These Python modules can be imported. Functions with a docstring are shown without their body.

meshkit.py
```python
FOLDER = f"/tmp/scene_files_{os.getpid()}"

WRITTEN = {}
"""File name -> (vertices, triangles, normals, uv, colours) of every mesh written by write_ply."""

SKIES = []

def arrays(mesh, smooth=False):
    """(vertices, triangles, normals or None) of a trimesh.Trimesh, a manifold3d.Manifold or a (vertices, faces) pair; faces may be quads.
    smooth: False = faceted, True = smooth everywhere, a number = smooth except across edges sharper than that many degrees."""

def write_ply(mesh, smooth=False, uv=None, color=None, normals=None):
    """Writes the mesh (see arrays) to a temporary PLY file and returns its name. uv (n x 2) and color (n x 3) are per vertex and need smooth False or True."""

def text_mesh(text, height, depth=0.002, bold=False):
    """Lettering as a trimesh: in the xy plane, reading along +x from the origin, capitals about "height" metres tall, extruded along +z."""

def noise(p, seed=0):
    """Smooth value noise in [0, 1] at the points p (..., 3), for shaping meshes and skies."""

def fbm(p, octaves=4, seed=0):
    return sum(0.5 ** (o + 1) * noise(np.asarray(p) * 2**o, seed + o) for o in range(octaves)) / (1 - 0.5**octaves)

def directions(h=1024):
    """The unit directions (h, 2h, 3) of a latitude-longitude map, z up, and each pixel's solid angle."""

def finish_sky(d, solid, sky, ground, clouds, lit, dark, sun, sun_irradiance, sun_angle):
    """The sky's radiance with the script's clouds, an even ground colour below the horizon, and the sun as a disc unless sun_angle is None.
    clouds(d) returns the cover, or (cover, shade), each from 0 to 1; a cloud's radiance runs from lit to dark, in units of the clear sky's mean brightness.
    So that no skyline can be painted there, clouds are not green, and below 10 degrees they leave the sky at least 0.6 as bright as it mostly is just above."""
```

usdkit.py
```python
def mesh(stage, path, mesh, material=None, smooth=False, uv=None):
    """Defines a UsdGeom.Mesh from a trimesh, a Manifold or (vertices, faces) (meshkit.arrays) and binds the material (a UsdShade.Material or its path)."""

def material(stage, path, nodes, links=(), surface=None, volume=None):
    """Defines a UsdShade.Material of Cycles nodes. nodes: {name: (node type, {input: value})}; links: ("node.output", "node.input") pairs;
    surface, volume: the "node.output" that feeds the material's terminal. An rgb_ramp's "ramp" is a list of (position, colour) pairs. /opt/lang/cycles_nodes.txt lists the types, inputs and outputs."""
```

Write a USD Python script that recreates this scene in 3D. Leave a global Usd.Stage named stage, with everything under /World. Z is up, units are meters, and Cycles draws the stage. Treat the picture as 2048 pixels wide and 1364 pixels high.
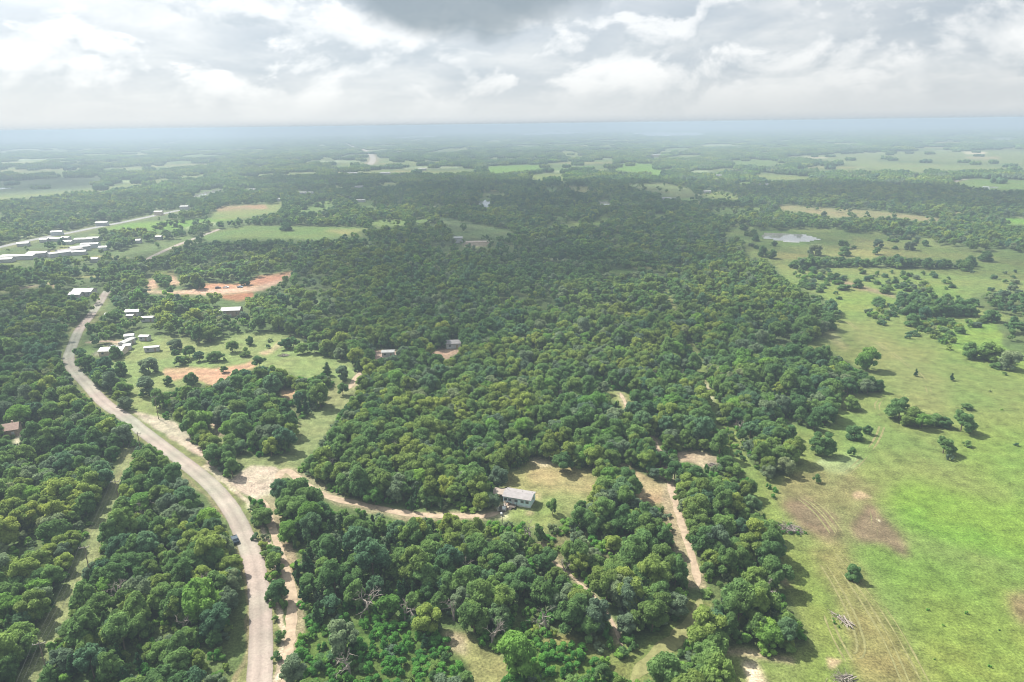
import math, random
import numpy as np
from scipy import ndimage
import trimesh, meshkit, usdkit
from pxr import Usd, UsdGeom, UsdLux, UsdShade, Gf, Sdf, Vt

random.seed(11)
RNG = np.random.default_rng(11)
stage = Usd.Stage.CreateInMemory()
UsdGeom.SetStageUpAxis(stage, UsdGeom.Tokens.z)
UsdGeom.SetStageMetersPerUnit(stage, 1.0)
UsdGeom.Xform.Define(stage, '/World')
UsdGeom.Scope.Define(stage, '/World/Looks')

# ---------------------------------------------------------------- camera, sky, sun, exposure
CAM_H, FPX, W0, H0 = 120.0, 1365.0, 2048, 1364           # drone height, focal length in photo pixels
PITCH, ROLL = math.radians(17.62), math.radians(0.75)
EXPOSURE = 1.62
SUN_AZ, SUN_EL = math.radians(-50), math.radians(46)      # azimuth from +y towards +x
SUN_I, SKY_I = 1.0, 0.052
HAZE = 3.3e-4

fwd = np.array([0, math.cos(PITCH), -math.sin(PITCH)])
right0, up0 = np.array([1.0, 0, 0]), np.array([0, math.sin(PITCH), math.cos(PITCH)])
cr, sr = math.cos(ROLL), math.sin(ROLL)
right = cr * right0 - sr * up0
up = sr * right0 + cr * up0
CAM = np.array([0, 0, CAM_H])

cam = UsdGeom.Camera.Define(stage, '/World/camera')
cam.CreateHorizontalApertureAttr(36.0)
cam.CreateVerticalApertureAttr(36.0 * 682 / 1024)
cam.CreateFocalLengthAttr(36.0 * FPX / W0)
cam.CreateClippingRangeAttr(Gf.Vec2f(0.5, 120000.0))
cam.CreateExposureAttr(EXPOSURE)
m = Gf.Matrix4d(1)
m.SetRow(0, Gf.Vec4d(*right, 0)); m.SetRow(1, Gf.Vec4d(*up, 0)); m.SetRow(2, Gf.Vec4d(*(-fwd), 0)); m.SetRow(3, Gf.Vec4d(*CAM, 1))
cam.AddTransformOp().Set(m)

SUN = np.array([math.sin(SUN_AZ) * math.cos(SUN_EL), math.cos(SUN_AZ) * math.cos(SUN_EL), math.sin(SUN_EL)])
sun = UsdLux.DistantLight.Define(stage, '/World/sun')
sun.CreateIntensityAttr(SUN_I); sun.CreateAngleAttr(0.6); sun.CreateNormalizeAttr(True)
sun.CreateColorAttr(Gf.Vec3f(1.0, 0.95, 0.86))
zax = SUN; xax = np.cross([0, 0, 1.0], zax); xax /= np.linalg.norm(xax); yax = np.cross(zax, xax)
m = Gf.Matrix4d(1)
m.SetRow(0, Gf.Vec4d(*xax, 0)); m.SetRow(1, Gf.Vec4d(*yax, 0)); m.SetRow(2, Gf.Vec4d(*zax, 0))
sun.AddTransformOp().Set(m)


def sky_material():
    n, l = {}, []
    def add(name, kind, **kw):
        n[name] = (kind, kw); return name
    def link(a, b): l.append((a, b))
    def math_(name, t, a, b=None, c=None, clamp=False):
        kw = {'math_type': t, 'use_clamp': clamp}
        for i, v in enumerate((a, b, c)):
            if v is not None and not isinstance(v, str): kw[f'value{i + 1}'] = float(v)
        add(name, 'math', **kw)
        for i, v in enumerate((a, b, c)):
            if isinstance(v, str): link(v, f'{name}.value{i + 1}')
        return name + '.value'
    add('tc', 'texture_coordinate')
    add('xyz', 'separate_xyz'); link('tc.generated', 'xyz.vector')
    zc = math_('zc', 'maximum', 'xyz.z', 0.0)
    zz = math_('zz2', 'add', zc, 0.16)
    px = math_('px', 'divide', 'xyz.x', zz); py = math_('py', 'divide', 'xyz.y', zz)
    add('cp', 'combine_xyz'); link(px, 'cp.x'); link(py, 'cp.y')
    # broad light and dark fields of a broken deck
    add('n1', 'noise_texture', scale=1.15, detail=5.0, roughness=0.55, distortion=0.3); link('cp.vector', 'n1.vector')
    add('ramp', 'rgb_ramp', ramp=[(0.0, (3.7, 4.25, 4.8)), (0.36, (4.1, 4.65, 5.15)), (0.47, (4.75, 5.2, 5.6)), (0.56, (5.5, 5.85, 6.1)), (0.66, (6.5, 6.7, 6.8)), (1, (7.6, 7.6, 7.5))])
    link('n1.fac', 'ramp.fac')
    last = 'ramp.color'
    # two tiers of cumulus heaps: cauliflower tops lit from behind, grey flat undersides
    for k, (sx, sz, loc, th, amt) in enumerate(((9.5, 17.0, (5.1, 1.4, 0.35), 0.515, .8), (5.0, 8.6, (3.4, 0.6, 0.1), 0.515, .95))):
        add(f'ds{k}', 'mapping', scale=(sx, sx, sz), location=loc); link('tc.generated', f'ds{k}.vector')
        add(f'h{k}', 'noise_texture', scale=1.0, detail=7.0, roughness=0.58, distortion=0.3); link(f'ds{k}.vector', f'h{k}.vector')
        add(f'du{k}', 'mapping', scale=(sx, sx, sz), location=(loc[0], loc[1], loc[2] + .42)); link('tc.generated', f'du{k}.vector')
        add(f'u{k}', 'noise_texture', scale=1.0, detail=7.0, roughness=0.58, distortion=0.3); link(f'du{k}.vector', f'u{k}.vector')
        d_ = math_(f'd{k}', 'subtract', f'h{k}.fac', f'u{k}.fac')           # thins out upwards = a sunlit top
        add(f'c{k}', 'rgb_ramp', ramp=[(0.30, (3.6, 4.2, 4.7)), (0.46, (4.5, 5.0, 5.4)), (0.55, (6.1, 6.4, 6.6)), (0.66, (7.7, 7.8, 7.8)), (1, (8.3, 8.3, 8.2))])
        e_ = math_(f'e{k}', 'add', d_, 0.5); link(e_, f'c{k}.fac')
        add(f'k{k}', 'map_range', range_type='smoothstep', from_min=th - .03, from_max=th + .055, to_min=0.0, to_max=amt, clamp=True); link(f'h{k}.fac', f'k{k}.value')
        add(f'x{k}', 'mix', mix_type='mix'); link(f'k{k}.result', f'x{k}.fac'); link(last, f'x{k}.color1'); link(f'c{k}.color', f'x{k}.color2')
        last = f'x{k}.color'
    # dark flat base of the nearest cloud, overhead
    add('w', 'mapping', scale=(14.0, 14.0, 14.0)); link('tc.generated', 'w.vector')
    add('nw', 'noise_texture', scale=1.0, detail=4.0); link('w.vector', 'nw.vector')
    bx = math_('bx', 'multiply_add', 'xyz.x', 1 / 0.22, 0.25)
    bz = math_('bz', 'multiply_add', 'xyz.z', 1 / 0.115, -0.215 / 0.115)
    b2 = math_('b2', 'multiply', bx, bx); b3 = math_('b3', 'multiply_add', bz, bz, b2)
    b4 = math_('b4', 'multiply_add', 'nw.fac', 0.9, b3)
    add('br', 'map_range', range_type='smoothstep', from_min=1.48, from_max=0.95, to_min=0.0, to_max=1.0, clamp=True); link(b4, 'br.value')
    fy = math_('fy', 'greater_than', 'xyz.y', 0.0); bm = math_('bm', 'multiply', 'br.result', fy)
    bm = math_('bm2', 'multiply', bm, 0.85)
    add('mb', 'mix', mix_type='mix', color2=(2.0, 2.5, 2.85)); link(bm, 'mb.fac'); link(last, 'mb.color1')
    # even, milky air close to the horizon
    add('hz', 'map_range', range_type='smoothstep', from_min=0.085, from_max=-0.005, to_min=0.0, to_max=1.0, clamp=True); link('xyz.z', 'hz.value')
    add('mh', 'mix', mix_type='mix', color2=(5.55, 5.85, 6.0)); link('hz.result', 'mh.fac'); link('mb.color', 'mh.color1')
    add('hy', 'map_range', range_type='smoothstep', from_min=0.013, from_max=-0.001, to_min=0.0, to_max=1.0, clamp=True); link('xyz.z', 'hy.value')
    add('mi', 'mix', mix_type='mix', color2=(4.7, 5.1, 5.4)); link('hy.result', 'mi.fac'); link('mh.color', 'mi.color1')
    # thin cloud is brighter towards the sun
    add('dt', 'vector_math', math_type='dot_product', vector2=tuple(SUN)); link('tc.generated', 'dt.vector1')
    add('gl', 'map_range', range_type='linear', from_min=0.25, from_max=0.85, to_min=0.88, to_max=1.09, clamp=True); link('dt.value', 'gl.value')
    add('au', 'map_range', range_type='smoothstep', from_min=0.72, from_max=0.99, to_min=0.0, to_max=2.2, clamp=True); link('dt.value', 'au.value')   # aureole round the sun, added to throw more soft fill on the land
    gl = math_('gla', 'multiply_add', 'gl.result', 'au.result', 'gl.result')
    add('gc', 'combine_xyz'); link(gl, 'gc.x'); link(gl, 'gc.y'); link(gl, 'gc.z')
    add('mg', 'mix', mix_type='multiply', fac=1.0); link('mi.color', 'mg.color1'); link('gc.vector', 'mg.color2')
    add('sky', 'sky_texture', sky_type='single_scattering', sun_disc=False, sun_elevation=SUN_EL, sun_rotation=SUN_AZ, aerosol_density=2.0)
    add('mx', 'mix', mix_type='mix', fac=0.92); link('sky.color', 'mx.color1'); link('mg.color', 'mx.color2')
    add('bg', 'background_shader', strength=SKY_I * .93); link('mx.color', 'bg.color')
    return usdkit.material(stage, '/World/Looks/sky', n, l, surface='bg.background')


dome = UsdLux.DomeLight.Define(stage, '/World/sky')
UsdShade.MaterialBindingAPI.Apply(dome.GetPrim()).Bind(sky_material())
dome.GetPrim().SetCustomDataByKey('kind', 'structure')

# ---------------------------------------------------------------- helpers
used = {}
def numbered(path):
    if path not in used:
        used[path] = 0; return path
    used[path] += 1
    return f'{path}_{used[path]:03d}'


def tag(prim, label=None, cat=None, group=None, kind=None):
    for k, v in (('label', label), ('category', cat), ('group', group), ('kind', kind)):
        if v: prim.SetCustomDataByKey(k, v)
    return prim


def thing(name, label, cat, loc=(0, 0, 0), rz=0.0, group=None, scale=None):
    x = UsdGeom.Xform.Define(stage, numbered('/World/' + name))
    x.AddTranslateOp().Set(Gf.Vec3d(*map(float, loc))); x.AddRotateZOp().Set(math.degrees(rz))
    if scale is not None: x.AddScaleOp().Set(Gf.Vec3f(*map(float, scale)))
    return tag(x.GetPrim(), label, cat, group)


def part(name, vf, mat, parent, smooth=False, label=None):
    base = parent.GetPath().pathString if parent is not None else '/World'
    p = usdkit.mesh(stage, numbered(base + '/' + name), vf, mat, smooth).GetPrim()
    if label: p.SetCustomDataByKey('label', label)
    return p


def cat(parts):
    vs, fs, n = [], [], 0
    for v, f in parts:
        vs.append(np.asarray(v, float)); fs.append(np.asarray(f, int) + n); n += len(v)
    return np.vstack(vs), np.vstack(fs)


def tm(mesh): return np.array(mesh.vertices), np.array(mesh.faces)


def box(sx, sy, sz, c=(0, 0, 0)):
    b = trimesh.creation.box((sx, sy, sz)); b.apply_translation(c); return tm(b)


def cyl(r, h, c=(0, 0, 0), axis='z', n=10):
    b = trimesh.creation.cylinder(r, h, sections=n)
    if axis == 'x': b.apply_transform(trimesh.transformations.rotation_matrix(math.pi / 2, [0, 1, 0]))
    if axis == 'y': b.apply_transform(trimesh.transformations.rotation_matrix(math.pi / 2, [1, 0, 0]))
    b.apply_translation(c); return tm(b)


def stick(a, b, r0, r1, n=5):
    a, b = np.asarray(a, float), np.asarray(b, float)
    d = b - a; d /= np.linalg.norm(d) + 1e-9
    t = np.array([1.0, 0, 0]) if abs(d[2]) > .8 else np.array([0, 0, 1.0])
    u = np.cross(d, t); u /= np.linalg.norm(u); w = np.cross(d, u)
    an = np.arange(n) * 2 * math.pi / n
    ring = np.cos(an)[:, None] * u + np.sin(an)[:, None] * w
    v = np.vstack([a + ring * r0, b + ring * r1]); f = []
    for i in range(n):
        j = (i + 1) % n; f += [[i, j, n + j], [i, n + j, n + i]]
    return v, np.array(f)


# photo pixel <-> world
def at(px, py, z=0.0):
    u, v = (np.asarray(px, float) - W0 / 2) / FPX, (H0 / 2 - np.asarray(py, float)) / FPX
    d = fwd + u[..., None] * right + v[..., None] * up
    t = (z - CAM_H) / d[..., 2]
    return CAM + t[..., None] * d


def proj(p):
    q = np.asarray(p, float) - CAM
    zc = q @ fwd
    zc = np.where(zc < 1.0, 1.0, zc)
    return W0 / 2 + (q @ right) / zc * FPX, H0 / 2 - (q @ up) / zc * FPX


# ---------------------------------------------------------------- the map of the land (outlines laid on the ground)
X0, X1, Y0, Y1 = -420, 2480, 246, 1520
CW, CH = X1 - X0, Y1 - Y0


def raster(poly):
    """(slice, mask) of a polygon's inside."""
    p = np.asarray(poly, float) - (X0, Y0)
    a0, a1 = int(max(0, p[:, 0].min() - 1)), int(min(CW, p[:, 0].max() + 2))
    b0, b1 = int(max(0, p[:, 1].min() - 1)), int(min(CH, p[:, 1].max() + 2))
    if a1 <= a0 or b1 <= b0: return None, None
    xs, ys = np.arange(a0, a1) + 0.5, np.arange(b0, b1) + 0.5
    inside = np.zeros((len(ys), len(xs)), bool)
    for (x1, y1), (x2, y2) in zip(p, np.roll(p, -1, 0)):
        if y1 == y2: continue
        rows = ((ys > min(y1, y2)) & (ys <= max(y1, y2)))
        if not rows.any(): continue
        xi = x1 + (ys[rows] - y1) * (x2 - x1) / (y2 - y1)
        inside[rows] ^= xs[None, :] < xi[:, None]
    return (slice(b0, b1), slice(a0, a1)), inside


FLOOR, GRASS, BRIGHT, DRY, TAN = (.060, .085, .030), (.075, .118, .030), (.080, .150, .020), (.145, .145, .055), (.24, .19, .115)
SAND, RED, BROWN, OLIVE, PALE, ROCK = (.38, .32, .24), (.30, .155, .10), (.13, .10, .065), (.105, .13, .038), (.18, .21, .12), (.30, .25, .20)
GAIN = .55       # ground colours below are as read in bright light; this brings them to real albedo
COLOR = np.empty((CH, CW, 3), np.float32); COLOR[:] = FLOOR
FOREST = np.ones((CH, CW), np.float32)      # tree density
LABEL = np.zeros((CH, CW), np.int16)         # which piece of the ground
STRUCT = ['ground']


def paint(poly, color, feather=3.0, alpha=1.0):
    poly = np.asarray(poly, float)
    p0, p1 = poly.min(0), poly.max(0); g = 3 * feather + 2
    a0, a1 = int(max(0, p0[0] - X0 - g)), int(min(CW, p1[0] - X0 + g)); b0, b1 = int(max(0, p0[1] - Y0 - g)), int(min(CH, p1[1] - Y0 + g))
    if a1 <= a0 or b1 <= b0: return
    full = np.zeros((b1 - b0, a1 - a0), np.float32)
    s, mk = raster(poly)
    if s is None: return
    full[s[0].start - b0:s[0].stop - b0, s[1].start - a0:s[1].stop - a0] = mk
    fy = min(feather, max(0.7, (p1[1] - p0[1]) * .2))
    full = ndimage.gaussian_filter(full, (fy, feather)) * alpha
    if color not in (FLOOR, GRASS, BRIGHT, DRY, TAN, SAND, RED, BROWN, OLIVE, PALE, ROCK): color = np.asarray(color) * GAIN
    COLOR[b0:b1, a0:a1] = COLOR[b0:b1, a0:a1] * (1 - full[..., None]) + np.asarray(color, np.float32) * full[..., None]


def density(poly, d):
    s, mk = raster(poly)
    if s is not None: FOREST[s][mk] = d


def label(poly, name):
    s, mk = raster(poly)
    if s is None: return
    STRUCT.append(name); LABEL[s][mk] = len(STRUCT) - 1


def clear(poly, color, name=None, feather=3.0, d=0.0):
    density(poly, d); paint(poly, color, feather)
    if name: label(poly, name)


# --- far land: pale slivers of field between woods, towards the horizon
for i in range(330):
    y = 253 + 92 * random.random() ** 1.3
    x = random.uniform(-300, 2350)
    w = random.uniform(10, 75) * (0.6 + (y - 250) / 90); h = random.uniform(.5, 1.2) + (y - 254) * .03
    sl = -.012 if x > 800 else -.03
    pts = [(x - w, y + h * .3 - sl * w), (x - w * .4, y - h * .5 - sl * w * .4), (x + w * .5, y - h * .5 + sl * w * .5), (x + w, y + h * .1 + sl * w), (x + w * .4, y + h * .6 + sl * w * .4), (x - w * .5, y + h * .7 - sl * w * .5)]
    clear(pts, random.choice([GRASS, OLIVE, PALE, DRY, GRASS, OLIVE]), None, 1.0, random.choice([.05, .15, .3]))

for i in range(230):      # small openings and thin spots in the woods of the middle distance
    y = 318 + 240 * random.random() ** 1.5; x = random.uniform(-150, 2150)
    if 1480 < x and y > 440: continue
    w = random.uniform(8, 34) * (.6 + (y - 300) / 260); h = random.uniform(.8, 2.2) * (.7 + (y - 300) / 130)
    pts = [(x + w * math.cos(a) * random.uniform(.6, 1.2), y + h * math.sin(a) * random.uniform(.6, 1.2)) for a in np.linspace(0, 2 * math.pi, 10)[:-1]]
    clear(pts, random.choice([GRASS, OLIVE, OLIVE, GRASS, DRY, PALE]), None, 1.2, random.choice([0, .25, .5, .6]))
FIELDS = [   # (outline, colour)
    ([(-200, 372), (0, 363), (130, 357), (203, 355), (205, 370), (150, 381), (0, 392), (-200, 404)], (.11, .16, .07)),
    ([(-200, 405), (0, 392), (150, 382), (220, 374), (290, 362), (350, 354), (415, 348), (418, 353), (350, 361), (290, 369), (215, 380), (100, 391), (0, 400), (-200, 414)], OLIVE),
    ([(200, 461), (254, 446), (361, 439), (440, 436), (483, 435), (464, 440), (420, 445), (403, 446), (366, 457), (312, 462), (256, 457)], BRIGHT),
    ([(420, 439), (434, 418), (454, 411), (568, 408), (551, 425), (485, 436)], (.20, .25, .08)),
    ([(400, 476), (424, 464), (498, 451), (583, 452), (742, 455), (717, 466), (680, 473), (620, 479), (546, 479), (498, 480), (400, 483)], (.13, .20, .05)),
    ([(207, 511), (244, 499), (305, 486), (390, 473), (354, 489), (317, 503), (293, 508), (244, 516)], (.12, .18, .06)),
    ([(588, 423), (639, 403), (666, 401), (668, 413), (632, 423)], GRASS),
    ([(710, 408), (717, 402), (759, 401), (754, 416), (730, 416)], GRASS),
    ([(737, 447), (761, 440), (812, 440), (810, 452), (742, 452)], GRASS),
    ([(664, 374), (688, 370), (690, 375), (670, 377)], OLIVE),
    ([(738, 369), (770, 365), (815, 369), (790, 372), (745, 372)], OLIVE),
    ([(970, 334), (1000, 331), (1092, 329), (1086, 335), (1040, 345), (985, 348), (966, 344)], BRIGHT),
    ([(1050, 353), (1065, 349), (1140, 348), (1138, 363), (1100, 363), (1058, 358)], OLIVE),
    ([(1240, 329), (1260, 326), (1300, 327), (1320, 338), (1338, 350), (1320, 353), (1290, 346), (1230, 341)], BRIGHT),
    ([(1120, 302), (1142, 300), (1178, 313), (1150, 316), (1125, 312)], OLIVE),
    ([(710, 347), (760, 338), (782, 341), (772, 348)], OLIVE),
    ([(480, 352), (560, 346), (620, 344), (640, 347), (560, 351), (500, 356)], OLIVE),
    ([(1090, 374), (1118, 372), (1116, 381), (1092, 382)], GRASS),
    ([(1135, 373), (1180, 374), (1182, 382), (1160, 386), (1140, 380)], DRY),
    ([(1255, 370), (1330, 366), (1382, 380), (1392, 396), (1350, 393), (1290, 381)], (.16, .20, .08)),
    ([(1560, 314), (1610, 311), (1700, 308), (1800, 303), (1900, 302), (2048, 302), (2300, 303), (2300, 345), (2048, 342), (1980, 337), (1900, 342), (1810, 346), (1760, 340), (1700, 329), (1640, 319)], (.20, .25, .09)),
    ([(1455, 322), (1500, 318), (1560, 322), (1540, 332), (1470, 331)], GRASS),
    ([(1505, 348), (1560, 350), (1640, 354), (1620, 359), (1550, 360), (1510, 356)], OLIVE),
    ([(1420, 415), (1534, 416), (1520, 423), (1466, 428), (1420, 427)], GRASS),
    ([(1556, 412), (1580, 410), (1640, 415), (1720, 420), (1780, 424), (1830, 430), (1900, 440), (1860, 445), (1790, 437), (1700, 433), (1660, 440), (1640, 430), (1560, 421)], (.24, .23, .11)),
    ([(1405, 386), (1440, 382), (1470, 388), (1494, 399), (1480, 400), (1420, 397), (1400, 392)], OLIVE),
    ([(2000, 435), (2048, 437), (2220, 442), (2220, 452), (2010, 449)], BRIGHT),
    ([(1905, 361), (1960, 359), (2048, 361), (2220, 366), (2220, 379), (2000, 381), (1940, 373)], GRASS),
    ([(900, 459), (1020, 458), (1022, 474), (980, 480), (905, 476)], (.13, .18, .07)),
    ([(870, 431), (1000, 460), (900, 458)], (.10, .15, .06)),
    ([(1180, 448), (1210, 425), (1217, 440), (1200, 452)], GRASS),
]
for k, (poly, col) in enumerate(FIELDS):
    clear(poly, col, 'field', 1.5, .035 if k not in (4, 3) else .0)
for poly, col in [([(1925, 304), (1975, 304), (1970, 308), (1930, 308)], SAND), ([(1925, 313), (2005, 314), (1995, 318), (1940, 317)], TAN),
                  ([(1606, 313), (1657, 314), (1650, 316), (1610, 316)], SAND), ([(440, 412), (530, 409), (535, 418), (430, 423)], (.36, .23, .15)), ([(640, 460), (742, 456), (690, 470)], DRY),
                  ([(1750, 318), (2048, 330), (2048, 334), (1760, 324)], (.10, .16, .06)), ([(2000, 345), (2040, 345), (2040, 352), (2000, 352)], PALE)]:
    paint(poly, col, 1.5, .8)

# --- the wide pasture on the right and the woods standing in it
PASTURE = [(1335, 575), (1350, 612), (1365, 650), (1378, 690), (1400, 740), (1412, 790), (1432, 850), (1452, 890), (1472, 935), (1500, 960), (1522, 1010), (1545, 1060), (1545, 1120), (1568, 1180), (1590, 1230),
           (1622, 1285), (1600, 1312), (1560, 1318), (1470, 1300), (1440, 1310), (1462, 1364), (1500, 1510), (2470, 1510), (2470, 512), (2048, 506), (1960, 503), (1929, 501), (1865, 489), (1880, 476), (1768, 472), (1760, 466),
           (1704, 468), (1675, 458), (1616, 456), (1560, 460), (1530, 466), (1495, 452), (1455, 455), (1480, 480), (1500, 510), (1330, 542)]
clear(PASTURE, (.175, .228, .068), 'pasture', 4)
for poly, col, f, a in [
    ([(1780, 985), (1830, 960), (1900, 975), (1990, 1000), (2100, 990), (2100, 1140), (1990, 1110), (1900, 1090), (1820, 1060), (1790, 1020)], (.15, .27, .04), 14, .9),
    ([(1900, 860), (2100, 850), (2100, 1000), (1980, 980), (1930, 940)], (.16, .26, .05), 20, .7),
    ([(1720, 1090), (1780, 1090), (1900, 1130), (2100, 1140), (2100, 1250), (1900, 1220), (1800, 1200), (1740, 1140)], (.15, .235, .045), 20, .75),
    ([(1560, 960), (1640, 940), (1700, 930), (1760, 980), (1770, 1030), (1800, 1060), (1835, 1110), (1820, 1125), (1790, 1105), (1740, 1085), (1690, 1110), (1640, 1090), (1600, 1050), (1565, 1010)], (.20, .19, .085), 10, .85),
    ([(1570, 1010), (1620, 995), (1675, 1035), (1695, 1080), (1660, 1090), (1605, 1065)], (.21, .15, .10), 9, .95),
    ([(1710, 1050), (1755, 1010), (1790, 1060), (1830, 1110), (1815, 1122), (1780, 1095), (1725, 1092)], (.22, .155, .105), 6, .95),
    ([(1610, 1100), (1690, 1100), (1740, 1180), (1800, 1260), (1860, 1364), (1900, 1500), (1740, 1500), (1720, 1364), (1690, 1250), (1640, 1160)], (.235, .20, .085), 12, .75),
    ([(1560, 1110), (1610, 1110), (1680, 1240), (1700, 1364), (1720, 1500), (1600, 1500), (1600, 1364), (1640, 1300), (1590, 1190)], (.17, .23, .05), 12, .6),
    ([(1480, 960), (1520, 960), (1570, 1040), (1560, 1100), (1545, 1060), (1520, 1000)], (.17, .24, .06), 8, .8),
    ([(1820, 1180), (2100, 1240), (2100, 1500), (1950, 1500), (1850, 1300)], (.19, .24, .05), 25, .8),
    ([(2010, 1190), (2080, 1180), (2080, 1260), (2030, 1250)], (.24, .17, .10), 10, .8),
    ([(1640, 925), (1700, 910), (1735, 920), (1700, 950), (1665, 945)], (.34, .44, .24), 5, .8),
    ([(1670, 640), (1720, 650), (1800, 690), (1870, 730), (1900, 790), (1880, 830), (1830, 830), (1790, 780), (1740, 710), (1690, 680)], (.23, .23, .09), 14, .7),
    ([(1640, 570), (1700, 580), (1780, 590), (1790, 610), (1740, 620), (1690, 630), (1660, 610)], (.19, .27, .06), 10, .8),
    ([(1560, 500), (1650, 485), (1720, 480), (1790, 490), (1860, 510), (1860, 524), (1740, 518), (1640, 512), (1560, 528), (1530, 520)], (.26, .25, .09), 7, .8),
    ([(1450, 458), (1530, 466), (1700, 468), (1700, 490), (1560, 505), (1480, 480)], (.14, .21, .06), 8, .8),
    ([(1880, 660), (1970, 640), (2060, 700), (2060, 760), (1980, 730), (1900, 700)], (.17, .28, .05), 12, .8),
    ([(1720, 560), (1900, 560), (1930, 600), (1880, 640), (1760, 590)], (.16, .25, .05), 12, .6),
    ([(1690, 805), (1760, 800), (1760, 900), (1680, 960), (1650, 930), (1690, 870)], (.19, .26, .08), 12, .6),
    ([(1650, 640), (1670, 655), (1690, 700), (1665, 690), (1640, 670)], TAN, 6, .5),
    ([(1640, 558), (1700, 562), (1740, 575), (1800, 592), (1790, 596), (1720, 580), (1690, 570)], (.30, .22, .15), 2.5, .85),
    ([(1720, 992), (1735, 986), (1762, 1000), (1745, 1003), (1722, 1002)], TAN, 2.5, 1.0),
    ([(1765, 1046), (1772, 1047), (1770, 1050), (1764, 1049)], SAND, 1, .9),
    ([(1655, 1322), (1690, 1328), (1680, 1345), (1664, 1344)], TAN, 3, 1.0),
    ([(1480, 1322), (1510, 1325), (1525, 1364), (1550, 1420), (1500, 1420)], SAND, 5, .8),
    ([(1440, 1296), (1500, 1302), (1600, 1325), (1590, 1334), (1500, 1318), (1450, 1310)], (.36, .30, .20), 4, .9),
    ([(1545, 1125), (1570, 1160), (1580, 1180), (1570, 1178), (1552, 1150)], (.36, .27, .19), 4, .8),
    ([(1400, 760), (1430, 775), (1428, 800), (1410, 795)], SAND, 4, .7),
    ([(1368, 640), (1382, 700), (1402, 745), (1412, 780), (1395, 750), (1375, 700)], (.27, .27, .10), 5, .7),
    ([(1340, 575), (1355, 580), (1370, 650), (1355, 640)], (.27, .28, .10), 4, .8)]:
    paint(poly, col, f, a)
WHEELS = [[(1660, 1105), (1720, 1190), (1775, 1280), (1810, 1364), (1840, 1440)], [(1668, 1098), (1740, 1180), (1800, 1270), (1850, 1364), (1890, 1440)], [(1640, 1120), (1700, 1220), (1726, 1300), (1730, 1325), (1700, 1310)],
             [(1590, 990), (1640, 1030), (1670, 1075)], [(1620, 1000), (1655, 1030), (1680, 1065)], [(1740, 1000), (1750, 1040), (1745, 1085)], [(1775, 790), (1768, 835), (1800, 850)], [(1690, 640), (1760, 690), (1830, 740), (1860, 790)],
             [(1655, 1230), (1680, 1290), (1700, 1325)], [(1765, 850), (1740, 900), (1690, 950)]]

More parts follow.
